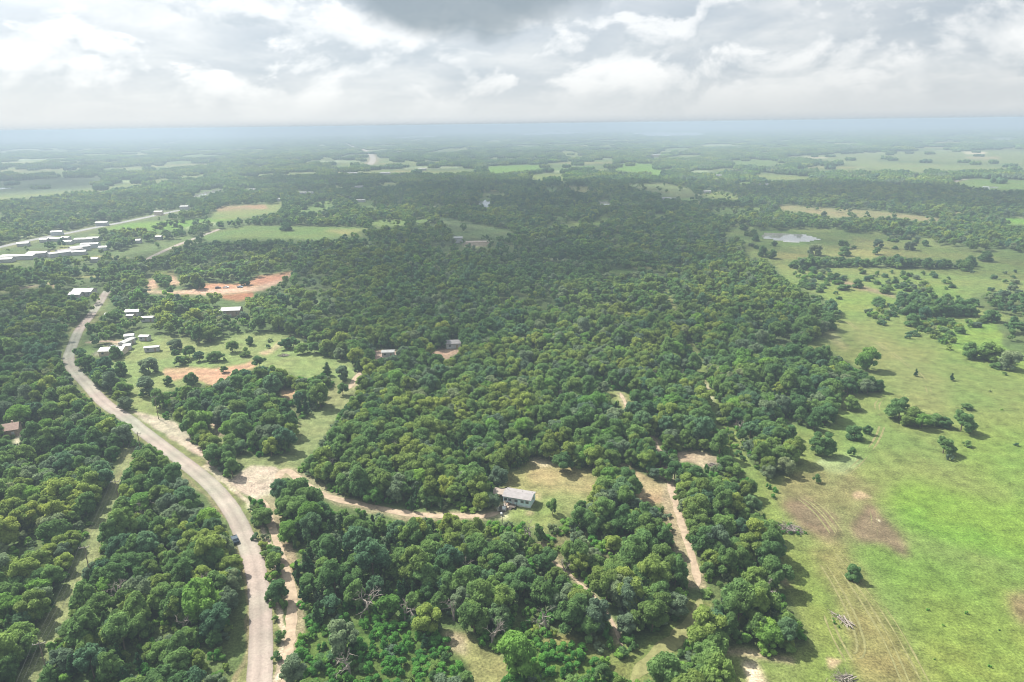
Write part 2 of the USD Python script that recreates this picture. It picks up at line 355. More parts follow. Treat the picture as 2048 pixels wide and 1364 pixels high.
TINTMAP = np.zeros((CH, CW), np.float32)       # paler and darker stands of wood; sunlit woods are tinted lighter too
for poly, dv in [([(1120, 580), (1230, 568), (1340, 558), (1355, 610), (1300, 650), (1130, 650)], .14), ([(1335, 545), (1480, 512), (1560, 535), (1600, 590), (1560, 620), (1360, 620)], .10), ([(960, 700), (1180, 680), (1340, 690), (1390, 740), (1200, 810), (1000, 790)], .10),
                 ([(-100, 1000), (200, 970), (215, 1060), (150, 1180), (-100, 1240)], .14), ([(240, 1000), (440, 1000), (470, 1200), (250, 1250)], .08), ([(560, 930), (950, 900), (950, 1000), (600, 990)], .05), ([(1440, 700), (1740, 740), (1740, 780), (1460, 780)], .05),
                 ([(300, 790), (650, 740), (640, 900), (430, 905)], -.10), ([(-100, 600), (250, 600), (240, 940), (-100, 990)], -.08), ([(1400, 920), (1540, 1060), (1600, 1290), (1440, 1260)], -.08), ([(530, 960), (740, 1010), (700, 1110), (560, 1090)], -.10)]:
    s_, mk_ = raster(poly); TINTMAP[s_][mk_] = dv
TINTMAP = ndimage.gaussian_filter(TINTMAP, 12)
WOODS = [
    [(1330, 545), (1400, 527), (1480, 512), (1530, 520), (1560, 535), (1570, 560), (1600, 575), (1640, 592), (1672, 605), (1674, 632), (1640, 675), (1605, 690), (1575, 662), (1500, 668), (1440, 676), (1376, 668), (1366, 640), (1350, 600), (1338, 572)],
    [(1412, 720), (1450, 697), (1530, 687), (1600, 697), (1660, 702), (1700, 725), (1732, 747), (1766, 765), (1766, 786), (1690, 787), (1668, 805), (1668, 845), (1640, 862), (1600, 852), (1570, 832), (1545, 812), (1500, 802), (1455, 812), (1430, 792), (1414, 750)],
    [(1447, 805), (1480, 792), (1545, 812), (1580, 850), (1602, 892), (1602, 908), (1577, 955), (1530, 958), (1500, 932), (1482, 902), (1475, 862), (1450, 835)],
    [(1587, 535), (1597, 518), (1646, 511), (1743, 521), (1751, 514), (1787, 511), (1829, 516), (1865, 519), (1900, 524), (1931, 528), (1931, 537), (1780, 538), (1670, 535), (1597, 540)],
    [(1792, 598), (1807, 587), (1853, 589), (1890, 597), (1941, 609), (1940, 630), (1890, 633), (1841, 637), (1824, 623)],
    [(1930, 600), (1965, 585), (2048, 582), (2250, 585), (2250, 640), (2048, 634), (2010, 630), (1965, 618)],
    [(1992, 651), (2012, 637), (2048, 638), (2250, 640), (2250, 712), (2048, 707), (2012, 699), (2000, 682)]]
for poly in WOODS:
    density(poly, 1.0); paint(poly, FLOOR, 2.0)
density([(1372, 662), (1500, 664), (1572, 668), (1540, 690), (1450, 700), (1405, 722)], .75); paint([(1372, 662), (1500, 664), (1600, 672), (1620, 690), (1450, 700), (1405, 722)], (.10, .14, .055), 4)  # wooded gap; its ground colour is also darkened for the cloud shade there
density(WOODS[5], .6); density(WOODS[6], .6)
density([(1640, 590), (1672, 605), (1674, 632), (1640, 672), (1605, 688), (1640, 640)], .85)

# --- clearings on the left and in the middle
clear([(205, 690), (225, 686), (250, 680), (300, 672), (340, 675), (420, 692), (450, 668), (560, 666), (620, 690), (655, 715), (700, 722), (712, 745), (705, 770), (680, 775), (660, 760), (620, 765), (540, 740), (470, 760), (440, 790), (400, 800), (330, 800),
       (325, 842), (300, 842), (285, 836), (262, 805), (248, 775), (228, 745), (214, 715)], (.21, .265, .095), 'clearing', 4)
clear([(160, 700), (180, 690), (195, 700), (200, 712), (190, 716), (172, 712)], (.18, .25, .08), None, 3)
clear([(640, 790), (690, 758), (722, 742), (726, 770), (714, 795), (692, 818), (668, 852), (638, 892), (602, 926), (565, 950), (535, 962), (500, 942), (440, 905), (415, 885), (408, 862), (412, 838), (430, 845), (452, 865), (470, 900), (520, 905), (572, 895), (600, 840), (645, 820)], (.215, .245, .105), 'clearing', 4)
CLUMP = [(318, 800), (350, 778), (400, 775), (440, 752), (520, 738), (600, 765), (655, 742), (662, 775), (640, 790), (648, 815), (602, 835), (586, 870), (574, 905), (520, 912), (434, 908), (444, 872), (426, 846), (400, 838), (345, 842), (330, 818)]
density(CLUMP, .92); paint(CLUMP, (.10, .13, .05), 3)
density([(330, 800), (400, 790), (420, 835), (345, 838)], .6)
BARE = [  # bare ground, (outline, colour)
    ([(262, 822), (285, 826), (312, 832), (345, 842), (368, 862), (385, 885), (405, 905), (425, 930), (445, 950), (460, 958), (480, 940), (500, 928), (550, 932), (560, 945), (545, 975), (530, 1000), (535, 1015), (500, 1005), (480, 990), (455, 970), (430, 950), (405, 925), (385, 908), (350, 890), (330, 870), (310, 855), (280, 840)], (.48, .40, .32)),
    ([(325, 735), (370, 733), (420, 738), (480, 730), (500, 722), (508, 735), (470, 745), (440, 770), (425, 778), (405, 765), (370, 758), (345, 762), (330, 750)], (.46, .30, .19)),
    ([(510, 705), (530, 700), (560, 682), (562, 690), (535, 706), (520, 712)], TAN),
    ([(556, 780), (590, 782), (598, 795), (580, 798), (560, 795)], (.42, .30, .18)),
    ([(740, 702), (770, 699), (798, 700), (796, 714), (770, 716), (750, 722), (742, 716)], (.55, .42, .34)),
    ([(862, 706), (880, 694), (925, 698), (926, 706), (900, 712), (890, 724), (878, 718)], (.47, .31, .23)),
    ([(258, 578), (330, 582), (400, 578), (440, 576), (500, 572), (545, 562), (586, 544), (592, 549), (560, 566), (530, 579), (470, 587), (430, 590), (330, 588), (262, 583)], (.58, .40, .29)),
    ([(405, 568), (440, 567), (470, 569), (500, 563), (520, 552), (586, 542), (562, 560), (520, 571), (440, 578), (392, 579)], (.50, .27, .17)),
    ([(440, 590), (508, 583), (502, 598), (470, 604), (446, 599)], (.38, .16, .09)),
    ([(300, 562), (315, 559), (317, 577), (290, 580)], (.50, .33, .23)), ([(334, 551), (350, 551), (366, 568), (345, 572)], (.52, .35, .24)),
    ([(78, 570), (85, 566), (105, 566), (120, 571), (118, 574), (100, 575)], TAN),
    ([(926, 491), (930, 484), (983, 484), (978, 490), (955, 493)], (.50, .40, .32)),
    ([(185, 710), (215, 690), (235, 682), (248, 690), (250, 702), (225, 708)], (.40, .35, .28)),
    ([(25, 880), (45, 862), (52, 872), (38, 895), (28, 895)], SAND),
    ([(252, 640), (272, 632), (275, 637), (258, 641)], TAN),
    ([(1345, 906), (1385, 902), (1430, 915), (1428, 932), (1400, 938), (1375, 925), (1352, 926)], (.40, .31, .22)),
    ([(1232, 935), (1270, 938), (1320, 965), (1340, 975), (1346, 1000), (1330, 1010), (1290, 1002), (1270, 987), (1276, 962), (1240, 945)], (.38, .29, .17)),
    ([(-60, 572), (0, 582), (40, 576), (80, 570), (80, 574), (40, 582), (0, 588), (-60, 590)], DRY),
    ([(1, 868), (30, 862), (60, 850), (90, 838), (120, 830), (130, 812), (135, 820), (125, 838), (60, 858), (30, 870)], (.18, .26, .06)),
]
for k, (poly, col) in enumerate(BARE):
    clear(poly, col, 'bare_ground' if k < 19 else None, 2.0)
YARD = [(1040, 935), (1060, 918), (1078, 913), (1100, 925), (1140, 935), (1200, 945), (1207, 962), (1197, 1000), (1165, 1012), (1150, 1035), (1120, 1050), (1085, 1068), (1045, 1050), (1003, 1045), (985, 1030), (992, 985), (1020, 972), (1008, 950)]
clear(YARD, (.235, .25, .10), 'yard', 3)
for poly, col, f, a in [([(1060, 925), (1100, 930), (1200, 950), (1195, 990), (1120, 985), (1060, 960)], (.36, .29, .15), 8, .8), ([(1060, 1000), (1130, 1005), (1140, 1035), (1080, 1060), (1010, 1040)], (.19, .24, .075), 8, .7),
                        ([(1070, 985), (1090, 990), (1088, 1005), (1072, 1000)], TAN, 4, .7), ([(990, 1010), (1010, 1012), (1016, 1040), (996, 1040)], SAND, 4, .8), ([(1050, 1025), (1066, 1025), (1062, 1034), (1048, 1034)], TAN, 4, .8),
                        ([(1055, 918), (1078, 910), (1110, 928), (1085, 935)], SAND, 4, .6), ([(1010, 960), (1045, 965), (1040, 978), (1015, 980)], (.2, .2, .09), 4, .6)]:
    paint(poly, col, f, a)
clear([(885, 1255), (930, 1262), (945, 1290), (985, 1310), (1040, 1364), (1080, 1450), (900, 1450), (930, 1364), (925, 1320), (890, 1300)], (.25, .23, .10), 'clearing', 5)
paint([(885, 1255), (925, 1262), (925, 1310), (895, 1300)], (.40, .31, .22), 5, .8)
clear([(1010, 1300), (1060, 1282), (1125, 1268), (1160, 1278), (1140, 1312), (1060, 1312)], (.24, .24, .09), None, 4)
clear([(1240, 925), (1262, 930), (1250, 936)], TAN, None, 2)
clear([(1200, 790), (1240, 783), (1262, 786), (1262, 820), (1250, 830), (1238, 800)], (.27, .27, .10), None, 3)
density([(1080, 1080), (1200, 1020), (1340, 1010), (1375, 1100), (1380, 1130), (1250, 1130), (1100, 1130)], .55)
paint([(1080, 1080), (1200, 1020), (1340, 1010), (1375, 1100), (1380, 1130), (1250, 1130), (1100, 1130)], (.16, .16, .075), 6)
density([(560, 1240), (850, 1235), (880, 1260), (920, 1330), (900, 1364), (700, 1364), (600, 1364), (640, 1300)], .16)      # rank vines over the ground
paint([(560, 1240), (850, 1235), (880, 1260), (920, 1330), (900, 1400), (600, 1400)], (.09, .15, .035), 8)
density([(1000, 1260), (1060, 1240), (1070, 1290), (1180, 1300), (1240, 1370), (1240, 1450), (1040, 1450), (1010, 1330)], .12)
paint([(1000, 1260), (1060, 1240), (1070, 1290), (1180, 1300), (1240, 1370), (1240, 1450), (1040, 1450), (1010, 1330)], (.10, .17, .035), 6)
density([(1155, 1270), (1270, 1290), (1290, 1330), (1270, 1364), (1220, 1364), (1170, 1310)], .3)
paint([(1155, 1270), (1270, 1290), (1290, 1330), (1270, 1364), (1220, 1364), (1170, 1310)], (.15, .19, .06), 5)
density([(700, 480), (900, 470), (1060, 470), (1050, 490), (900, 500), (720, 500)], .6)
density([(600, 545), (720, 545), (720, 620), (650, 640), (560, 620), (560, 580)], .7); paint([(600, 545), (720, 545), (720, 620), (650, 640), (560, 620), (560, 580)], (.11, .16, .06), 6)
density([(200, 620), (330, 620), (330, 645), (210, 650)], .8)

LUSH = [[(560, 1240), (850, 1235), (880, 1260), (920, 1330), (900, 1420), (600, 1420)], [(1000, 1230), (1060, 1240), (1070, 1290), (1180, 1300), (1240, 1370), (1240, 1450), (1040, 1450), (1010, 1330)]]

# linear clearings: roads and tracks, (centre line in photo pixels, width in metres, clear width, name)
ROAD = [(500, 1560), (513, 1440), (519, 1364), (522, 1240), (512, 1138), (488, 1070), (473, 1036), (451, 1002), (421, 968), (380, 934), (341, 905), (310, 881), (277, 856), (249, 832), (224, 818), (197, 795), (177, 771), (152, 746), (137, 722), (138, 708), (142, 698),
        (152, 673), (158, 660), (177, 637), (186, 624), (203, 600), (206, 594), (223, 572), (245, 552), (266, 538), (290, 524), (303, 514), (334, 499), (370, 484), (402, 472), (440, 458)]
HIGHWAY = [(-300, 560), (-150, 528), (0, 494), (59, 481), (103, 472), (147, 464), (190, 455), (253, 443), (300, 433), (360, 420)]
TRACKS = [
    ([(520, 990), (532, 1012), (544, 1053), (565, 1118), (582, 1179), (587, 1226), (583, 1254), (576, 1305), (573, 1364), (566, 1460)], 2.6, 3.6, 'dirt_track'),
    ([(545, 975), (568, 934), (602, 961), (636, 985), (663, 999), (704, 1005), (755, 1016), (806, 1026), (840, 1033), (884, 1031), (976, 1036), (1000, 1029), (1010, 1015)], 2.8, 5.2, 'dirt_track'),
    ([(1312, 885), (1325, 920), (1337, 955), (1346, 990), (1358, 1030), (1370, 1072), (1384, 1110), (1394, 1150), (1399, 1185)], 2.3, 5.0, 'dirt_track'),
    ([(1399, 1185), (1404, 1212), (1396, 1240), (1370, 1268), (1330, 1298), (1285, 1332), (1250, 1380)], 4.2, 7.5, 'grass_track'),
    ([(1075, 1078), (1086, 1110), (1140, 1145), (1168, 1175), (1196, 1200), (1220, 1220), (1235, 1270), (1252, 1310)], .9, 2.6, 'dirt_track'),
    ([(695, 782), (712, 758), (722, 740)], 3.0, 5.0, 'dirt_track'),
    ([(1316, 890), (1300, 870)], 2.0, 3.0, 'dirt_track'),
    ([(1240, 785), (1255, 815), (1262, 830)], 1.6, 3.0, 'dirt_track'),
    ([(440, 870), (434, 852), (420, 846)], 2.5, 4.0, 'dirt_track'),
    ([(660, 280), (700, 291), (735, 303), (745, 322), (738, 330)], 22.0, 40.0, 'far_road'),
    ([(1910, 364), (1928, 359), (1936, 358)], 5.0, 12.0, 'far_road'),
    ([(0, 584), (40, 577), (85, 569)], 4.0, 8.0, 'dirt_track'),
    ([(160, 686), (185, 684), (205, 682), (232, 682), (240, 690)], 3.0, 7.0, 'dirt_track'),
]
CORRIDOR = [(255, 890), (235, 960), (208, 1020), (180, 1085), (143, 1170), (108, 1250), (68, 1340), (30, 1420), (0, 1500)]


def smooth_line(pix, step=2.0, z=0.0):
    p = at([q[0] for q in pix], [q[1] for q in pix])[:, :2]
    s = np.concatenate([[0], np.cumsum(np.linalg.norm(np.diff(p, axis=0), axis=1))])
    from scipy.interpolate import PchipInterpolator
    n = max(3, int(s[-1] / step))
    t = np.linspace(0, s[-1], n)
    q = np.stack([PchipInterpolator(s, p[:, k])(t) for k in (0, 1)], 1)
    if n > 12: q = ndimage.gaussian_filter1d(q, 3.0, axis=0, mode='nearest')
    return q, t


def ribbon_outline(q, w):
    d = np.gradient(q, axis=0); d /= np.linalg.norm(d, axis=1, keepdims=True) + 1e-9
    nrm = np.stack([-d[:, 1], d[:, 0]], 1)
    return q + nrm * (w / 2)[:, None], q - nrm * (w / 2)[:, None]


def line_poly(q, w):
    a, b = ribbon_outline(q, np.full(len(q), float(w)))
    pts = np.vstack([a, b[::-1]])
    px, py = proj(np.column_stack([pts, np.zeros(len(pts))]))
    return np.column_stack([px, py])


LINES = []
def lay(pix, w, cw, name, verge, feather):
    q, t = smooth_line(pix, 2.0 if pix[0][1] > 500 else 12.0)
    keep = q[:, 1] > 60
    q, t = q[keep], t[keep]
    for k in range(0, len(q) - 1, 10):
        seg = q[k:k + 12]
        if len(seg) < 3: continue
        pl = line_poly(seg, cw); density(pl, 0.0)
        paint(line_poly(seg, cw * 1.05), verge, feather, .9)
    LINES.append((q, t, w, name))
lay(ROAD, 5.7, 8.2, 'road', (.20, .22, .09), 2.5)
density([(0, 500), (60, 488), (200, 466), (220, 490), (200, 512), (170, 520), (90, 527), (0, 540), (-80, 540)], .45)
lay(HIGHWAY, 11.0, 28.0, 'highway', (.20, .22, .10), 2.0)
for pix, w, cw, name in TRACKS:
    lay(pix, w, cw, name, (.33, .28, .18) if name != 'grass_track' else (.17, .20, .065), 2.5)
for line in WHEELS:
    q, t = smooth_line(line, 1.5)
    dq = np.gradient(q, axis=0); dq /= np.linalg.norm(dq, axis=1, keepdims=True)
    for off in (-.85, .85):
        LINES.append((q + np.stack([-dq[:, 1], dq[:, 0]], 1) * off, t, .36 if line[0][1] > 950 else .55, 'wheel_rut'))
q, t = smooth_line(CORRIDOR, 2.0); COR = q
for k in range(0, len(q) - 1, 10):
    seg = q[k:k + 12]
    if len(seg) > 2:
        density(line_poly(seg, 5.2), 0.0); paint(line_poly(seg, 5.6), (.24, .26, .12), 3, .9)
q, t, w, _ = LINES[0]
dq = np.gradient(q, axis=0); dq /= np.linalg.norm(dq, axis=1, keepdims=True)
qs = q + np.stack([-dq[:, 1], dq[:, 0]], 1) * 4.2
for k in range(0, 72, 8): density(line_poly(qs[k:k + 10], 5.5), 0.0)
density([(206, 596), (225, 565), (262, 526), (290, 518), (300, 535), (262, 562), (232, 590)], .75)
# gravel shoulder on the right of the road
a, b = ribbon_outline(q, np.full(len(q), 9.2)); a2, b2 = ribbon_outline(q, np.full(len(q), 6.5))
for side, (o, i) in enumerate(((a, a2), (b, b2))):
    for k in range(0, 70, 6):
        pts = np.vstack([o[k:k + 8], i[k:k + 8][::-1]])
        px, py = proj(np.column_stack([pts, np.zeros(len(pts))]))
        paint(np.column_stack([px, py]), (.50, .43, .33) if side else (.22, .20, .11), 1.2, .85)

PONDS = [
    [(1526, 474), (1533, 463.5), (1559, 465), (1598, 467), (1619, 470), (1642, 477), (1618, 480.5), (1586, 484), (1557, 480)],
    [(952, 401.5), (984, 400), (980, 406), (977, 418), (968, 410)],
    [(1190, 404), (1210, 400.5), (1230, 404.5), (1213, 409.5)],
    [(378, 391), (400, 385), (430, 379), (452, 376), (442, 382), (415, 388), (395, 392)],
    [(-40, 374), (0, 373), (32, 372), (32, 375), (0, 376.5), (-40, 378)],
    [(1025, 267.5), (1060, 265), (1174, 262.5), (1150, 267), (1060, 269.5)],
    [(1262, 266), (1300, 263), (1414, 265), (1400, 269.5), (1300, 271)],
    [(780, 274), (880, 270.5), (870, 274), (800, 276.5)],
    [(1970, 276), (2030, 275.5), (2025, 279), (1985, 279)],
    [(1688, 287), (1718, 289), (1712, 291), (1690, 290)],
    [(1968, 372), (2000, 371), (1996, 376), (1975, 376)],
]
for p in PONDS:
    c = np.mean(p, 0)
    clear([tuple(c + (np.array(q) - c) * (1.08, 1.35)) for q in p], GRASS, None, 1.2)
    label(p, 'pond')


def canvas(px, py, arr, default):
    i, j = np.round(py - Y0 - .5).astype(int), np.round(px - X0 - .5).astype(int)
    ok = (i >= 0) & (i < CH) & (j >= 0) & (j < CW)
    out = np.empty(px.shape + arr.shape[2:], arr.dtype); out[:] = default
    out[ok] = arr[i[ok], j[ok]]
    return out


def wobble(xy, amp):
    """Ragged natural edges: shifts map look-ups by a few metres of noise."""
    p = np.column_stack([xy / 9.0, np.zeros(len(xy))])
    p2 = np.column_stack([xy / 40.0, np.zeros(len(xy))])
    d = np.column_stack([meshkit.fbm(p, 3, 5) - .5, meshkit.fbm(p, 3, 9) - .5]) * amp + np.column_stack([meshkit.fbm(p2, 2, 15) - .5, meshkit.fbm(p2, 2, 19) - .5]) * amp * 2
    return xy + d


# ---------------------------------------------------------------- materials
def ground_mat(name, rough=1.0, k1=.5, k2=.46):
    n = {'c': ('attribute', {'attribute': 'displayColor'}), 'g': ('geometry', {}),
         'n1': ('noise_texture', {'scale': 1.6, 'detail': 4.0, 'roughness': .65}), 'n2': ('noise_texture', {'scale': .22, 'detail': 6.0, 'roughness': .70}), 'n3': ('noise_texture', {'scale': .022, 'detail': 4.0, 'roughness': .6}),
         'm1': ('map_range', {'from_min': .3, 'from_max': .7, 'to_min': 1 - k1, 'to_max': 1 + k1}), 'm2': ('map_range', {'from_min': .3, 'from_max': .7, 'to_min': 1 - k2, 'to_max': 1 + k2}),
         'v': ('math', {'math_type': 'multiply'}), 'cv': ('combine_xyz', {}), 'mx': ('mix', {'mix_type': 'multiply', 'fac': 1.0}),
         'r': ('rgb_ramp', {'ramp': [(0, (.75, .95, .8)), (.42, (.9, 1, .9)), (.58, (1.1, 1.0, 1.0)), (1, (1.35, 1.1, 1.1))]}), 'my': ('mix', {'mix_type': 'multiply', 'fac': .8}),
         'b': ('bump', {'strength': .5, 'distance': .25}), 'p': ('principled_bsdf', {'roughness': rough, 'specular_ior_level': .1})}
    l = [('g.position', 'n1.vector'), ('g.position', 'n2.vector'), ('g.position', 'n3.vector'), ('n1.fac', 'm1.value'), ('n2.fac', 'm2.value'), ('m1.result', 'v.value1'), ('m2.result', 'v.value2'),
         ('v.value', 'cv.x'), ('v.value', 'cv.y'), ('v.value', 'cv.z'), ('c.color', 'mx.color1'), ('cv.vector', 'mx.color2'), ('n3.fac', 'r.fac'), ('mx.color', 'my.color1'), ('r.color', 'my.color2'),
         ('my.color', 'p.base_color'), ('n1.fac', 'b.height'), ('b.normal', 'p.normal')]
    return usdkit.material(stage, '/World/Looks/' + name, n, l, surface='p.BSDF')


def plain(name, color, rough=.8, spec=.3, vary=.15, scale=1.0, metallic=0.0):
    a, b = [tuple(np.clip(np.array(color) * (1 + s * vary), 0, 1)) for s in (-1, 1)]
    return usdkit.material(stage, '/World/Looks/' + name, {'g': ('geometry', {}), 'n': ('noise_texture', {'scale': scale, 'detail': 4.0, 'roughness': .6}), 'r': ('rgb_ramp', {'ramp': [(.3, a), (.7, b)]}),
                           'p': ('principled_bsdf', {'roughness': rough, 'specular_ior_level': spec, 'metallic': metallic})},
                           [('g.position', 'n.vector'), ('n.fac', 'r.fac'), ('r.color', 'p.base_color')], surface='p.BSDF')


def leaf_mat(name, color, trans=.48, vary=.24):
    c = np.array(color)
    n = {'g': ('geometry', {}), 'o': ('object_info', {}), 'n': ('noise_texture', {'scale': .55, 'detail': 3.0, 'roughness': .6}), 'n2': ('noise_texture', {'scale': .035, 'detail': 2.0}),
         'r': ('rgb_ramp', {'ramp': [(.25, tuple(c * (1 - vary))), (.5, tuple(c)), (.78, tuple(c * (1.15, 1.12, 1.0) * (1 + vary * .6)))]}),
         'r2': ('rgb_ramp', {'ramp': [(.3, (.84, .92, .98)), (.5, (1, 1, 1)), (.72, (1.28, 1.12, .95))]}), 'm': ('mix', {'mix_type': 'multiply', 'fac': 1.0}),
         'r3': ('rgb_ramp', {'ramp': [(0, (.72, .78, .8)), (.5, (1, 1, 1)), (1, (1.3, 1.2, 1.05))]}), 'm3': ('mix', {'mix_type': 'multiply', 'fac': 1.0}),
         'r4': ('rgb_ramp', {'ramp': [(0, (.66, .70, .78)), (.4, (1.0, 1.02, 1.05)), (.8, (1.35, 1.3, 1.15)), (1, (1.9, 1.65, 1.2))]}), 'm4': ('mix', {'mix_type': 'multiply', 'fac': 1.0}),
         'd': ('diffuse_bsdf', {'roughness': .4}), 't': ('translucent_bsdf', {}), 'x': ('mix_closure', {'fac': trans})}
    l = [('g.position', 'n.vector'), ('g.position', 'n2.vector'), ('n.fac', 'r.fac'), ('n2.fac', 'r2.fac'), ('o.random', 'r3.fac'), ('r.color', 'm.color1'), ('r2.color', 'm.color2'), ('m.color', 'm3.color1'), ('r3.color', 'm3.color2'),
         ('g.random_per_island', 'r4.fac'), ('m3.color', 'm4.color1'), ('r4.color', 'm4.color2'), ('m4.color', 'd.color'), ('m4.color', 't.color'), ('d.BSDF', 'x.closure1'), ('t.BSDF', 'x.closure2')]
    return usdkit.material(stage, '/World/Looks/' + name, n, l, surface='x.closure')


MG = ground_mat('ground_cover')
TINTS = {'mid_green': (.240, .385, .120), 'dark_green': (.185, .325, .115), 'yellow_green': (.325, .430, .112), 'grey_green': (.295, .382, .205), 'bright_green': (.262, .455, .100), 'blue_green': (.195, .335, .160)}   # reflected and transmitted together
ML = {k: leaf_mat('leaves_' + k, v) for k, v in TINTS.items()}
MCEDAR = leaf_mat('needles', (.095, .185, .075), .35)
MLUSH = leaf_mat('vine_leaves', (.17, .40, .08), .45)
MBARK = plain('bark', (.16, .125, .095), .95, .1, .3, 2.0)
MDEAD = plain('dead_wood', (.23, .20, .175), .95, .1, .3, 2.0)
MROAD = plain('road_surface', (.25, .205, .165), .95, .1, .10, .35)
MROADC = ground_mat('worn_asphalt', .9, .14, .10)
MDIRT = plain('dirt', (.275, .215, .155), 1.0, .05, .28, .5)
MGTRACK = plain('worn_grass', (.15, .15, .065), 1.0, .05, .3, .6)
MRUT = plain('dry_straw', (.155, .150, .068), 1.0, .05, .35, .8)
MHWY = plain('highway_surface', (.20, .20, .195), .9, .1, .1, .05)
MFARROAD = plain('pale_road', (.24, .215, .18), .9, .1, .1, .05)
MWATER = usdkit.material(stage, '/World/Looks/water', {'g': ('geometry', {}), 'n': ('noise_texture', {'scale': .6, 'detail': 3.0}), 'b': ('bump', {'strength': .03, 'distance': .05}),
                         'p': ('principled_bsdf', {'base_color': (.24, .235, .21), 'roughness': .06, 'specular_ior_level': .6})}, [('g.position', 'n.vector'), ('n.fac', 'b.height'), ('b.normal', 'p.normal')], surface='p.BSDF')

# ---------------------------------------------------------------- the ground, one sheet cut into its pieces
rad = [70.0]
while rad[-1] < 28000: rad.append(rad[-1] + max(.55, min(rad[-1] ** 2 / 72000, 700)))
rad = np.array(rad)
ang = np.radians(np.linspace(-47, 47, 640))
RR, AA = np.meshgrid(rad, ang, indexing='ij')
gx, gy = (RR * np.sin(AA)).ravel(), (RR * np.cos(AA)).ravel()
xy = np.column_stack([gx, gy])
wob = wobble(xy, 3.0)
px, py = proj(np.column_stack([wob, np.zeros(len(wob))]))
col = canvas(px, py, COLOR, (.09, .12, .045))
# woodland far away is not one even tone
far = np.clip((RR.ravel() - 1500) / 3000, 0, 1)[:, None]
patch = meshkit.fbm(np.column_stack([xy / 700.0, np.zeros(len(xy))]), 4, 31)[:, None]
col = col * (1 + far * (patch - .5) * 1.1)
lab = canvas(px, py, LABEL, 0)
nr, na = RR.shape
idx = np.arange(nr * na).reshape(nr, na)
quads = np.stack([idx[:-1, :-1], idx[:-1, 1:], idx[1:, 1:], idx[1:, :-1]], -1).reshape(-1, 4)
ql = lab[quads[:, 2]]


def color_mesh(path, v, f, c, mat):
    u, inv = np.unique(f, return_inverse=True)
    p = UsdGeom.Mesh.Define(stage, path)
    p.CreatePointsAttr(Vt.Vec3fArray.FromNumpy(v[u].astype(np.float32)))
    fv = inv.reshape(f.shape)
    p.CreateFaceVertexCountsAttr(Vt.IntArray.FromNumpy(np.full(len(fv), f.shape[1], np.int32)))
    p.CreateFaceVertexIndicesAttr(Vt.IntArray.FromNumpy(fv.astype(np.int32).ravel()))
    p.CreateSubdivisionSchemeAttr('none')
    pv = UsdGeom.PrimvarsAPI(p).CreatePrimvar('displayColor', Sdf.ValueTypeNames.Color3fArray, 'vertex')
    pv.Set(Vt.Vec3fArray.FromNumpy(c[u].astype(np.float32)))
    UsdShade.MaterialBindingAPI.Apply(p.GetPrim()).Bind(mat)
    return p.GetPrim()


gv = np.column_stack([gx, gy, np.zeros(len(gx))])
# outer ground: behind and beside the camera's sector
r2 = np.array([.01, 20, 45, 70, 120, 220, 420, 900, 2000, 5000, 12000, 28000.0]); a2 = np.radians(np.linspace(47, 313, 90))
R2, A2 = np.meshgrid(r2, a2, indexing='ij'); i2 = np.arange(R2.size).reshape(R2.shape) + len(gv)
q2 = np.stack([i2[:-1, :-1], i2[:-1, 1:], i2[1:, 1:], i2[1:, :-1]], -1).reshape(-1, 4)
r3 = np.array([.01, 20, 45, 70.0]); a3 = np.radians(np.linspace(-47, 47, 30))
R3, A3 = np.meshgrid(r3, a3, indexing='ij'); i3 = np.arange(R3.size).reshape(R3.shape) + len(gv) + R2.size
q3 = np.stack([i3[:-1, :-1], i3[:-1, 1:], i3[1:, 1:], i3[1:, :-1]], -1).reshape(-1, 4)
ov = np.column_stack([np.concatenate([(R2 * np.sin(A2)).ravel(), (R3 * np.sin(A3)).ravel()]), np.concatenate([(R2 * np.cos(A2)).ravel(), (R3 * np.cos(A3)).ravel()]), np.zeros(R2.size + R3.size)])
allv = np.vstack([gv, ov]); allc = np.vstack([col, np.tile([(.09, .12, .045)], (len(ov), 1))])
names = {'ground': 'forest floor and rough grass between the trees, to the horizon', 'field': 'far field of grass between woods', 'pasture': 'wide green and straw coloured pasture on the right', 'clearing': 'grassy clearing in the woods',
         'bare_ground': 'bare sandy or reddish soil', 'yard': 'mown straw coloured yard round the long pale house', 'pond': 'pale pond reflecting the sky'}
for k, nm in enumerate(STRUCT):
    f = quads[ql == k]
    if k == 0: f = np.vstack([f, q2, q3])
    if len(f) == 0: continue
    f = f[:, ::-1]
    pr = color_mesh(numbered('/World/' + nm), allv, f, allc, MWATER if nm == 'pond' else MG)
    tag(pr, names[nm], kind='structure')

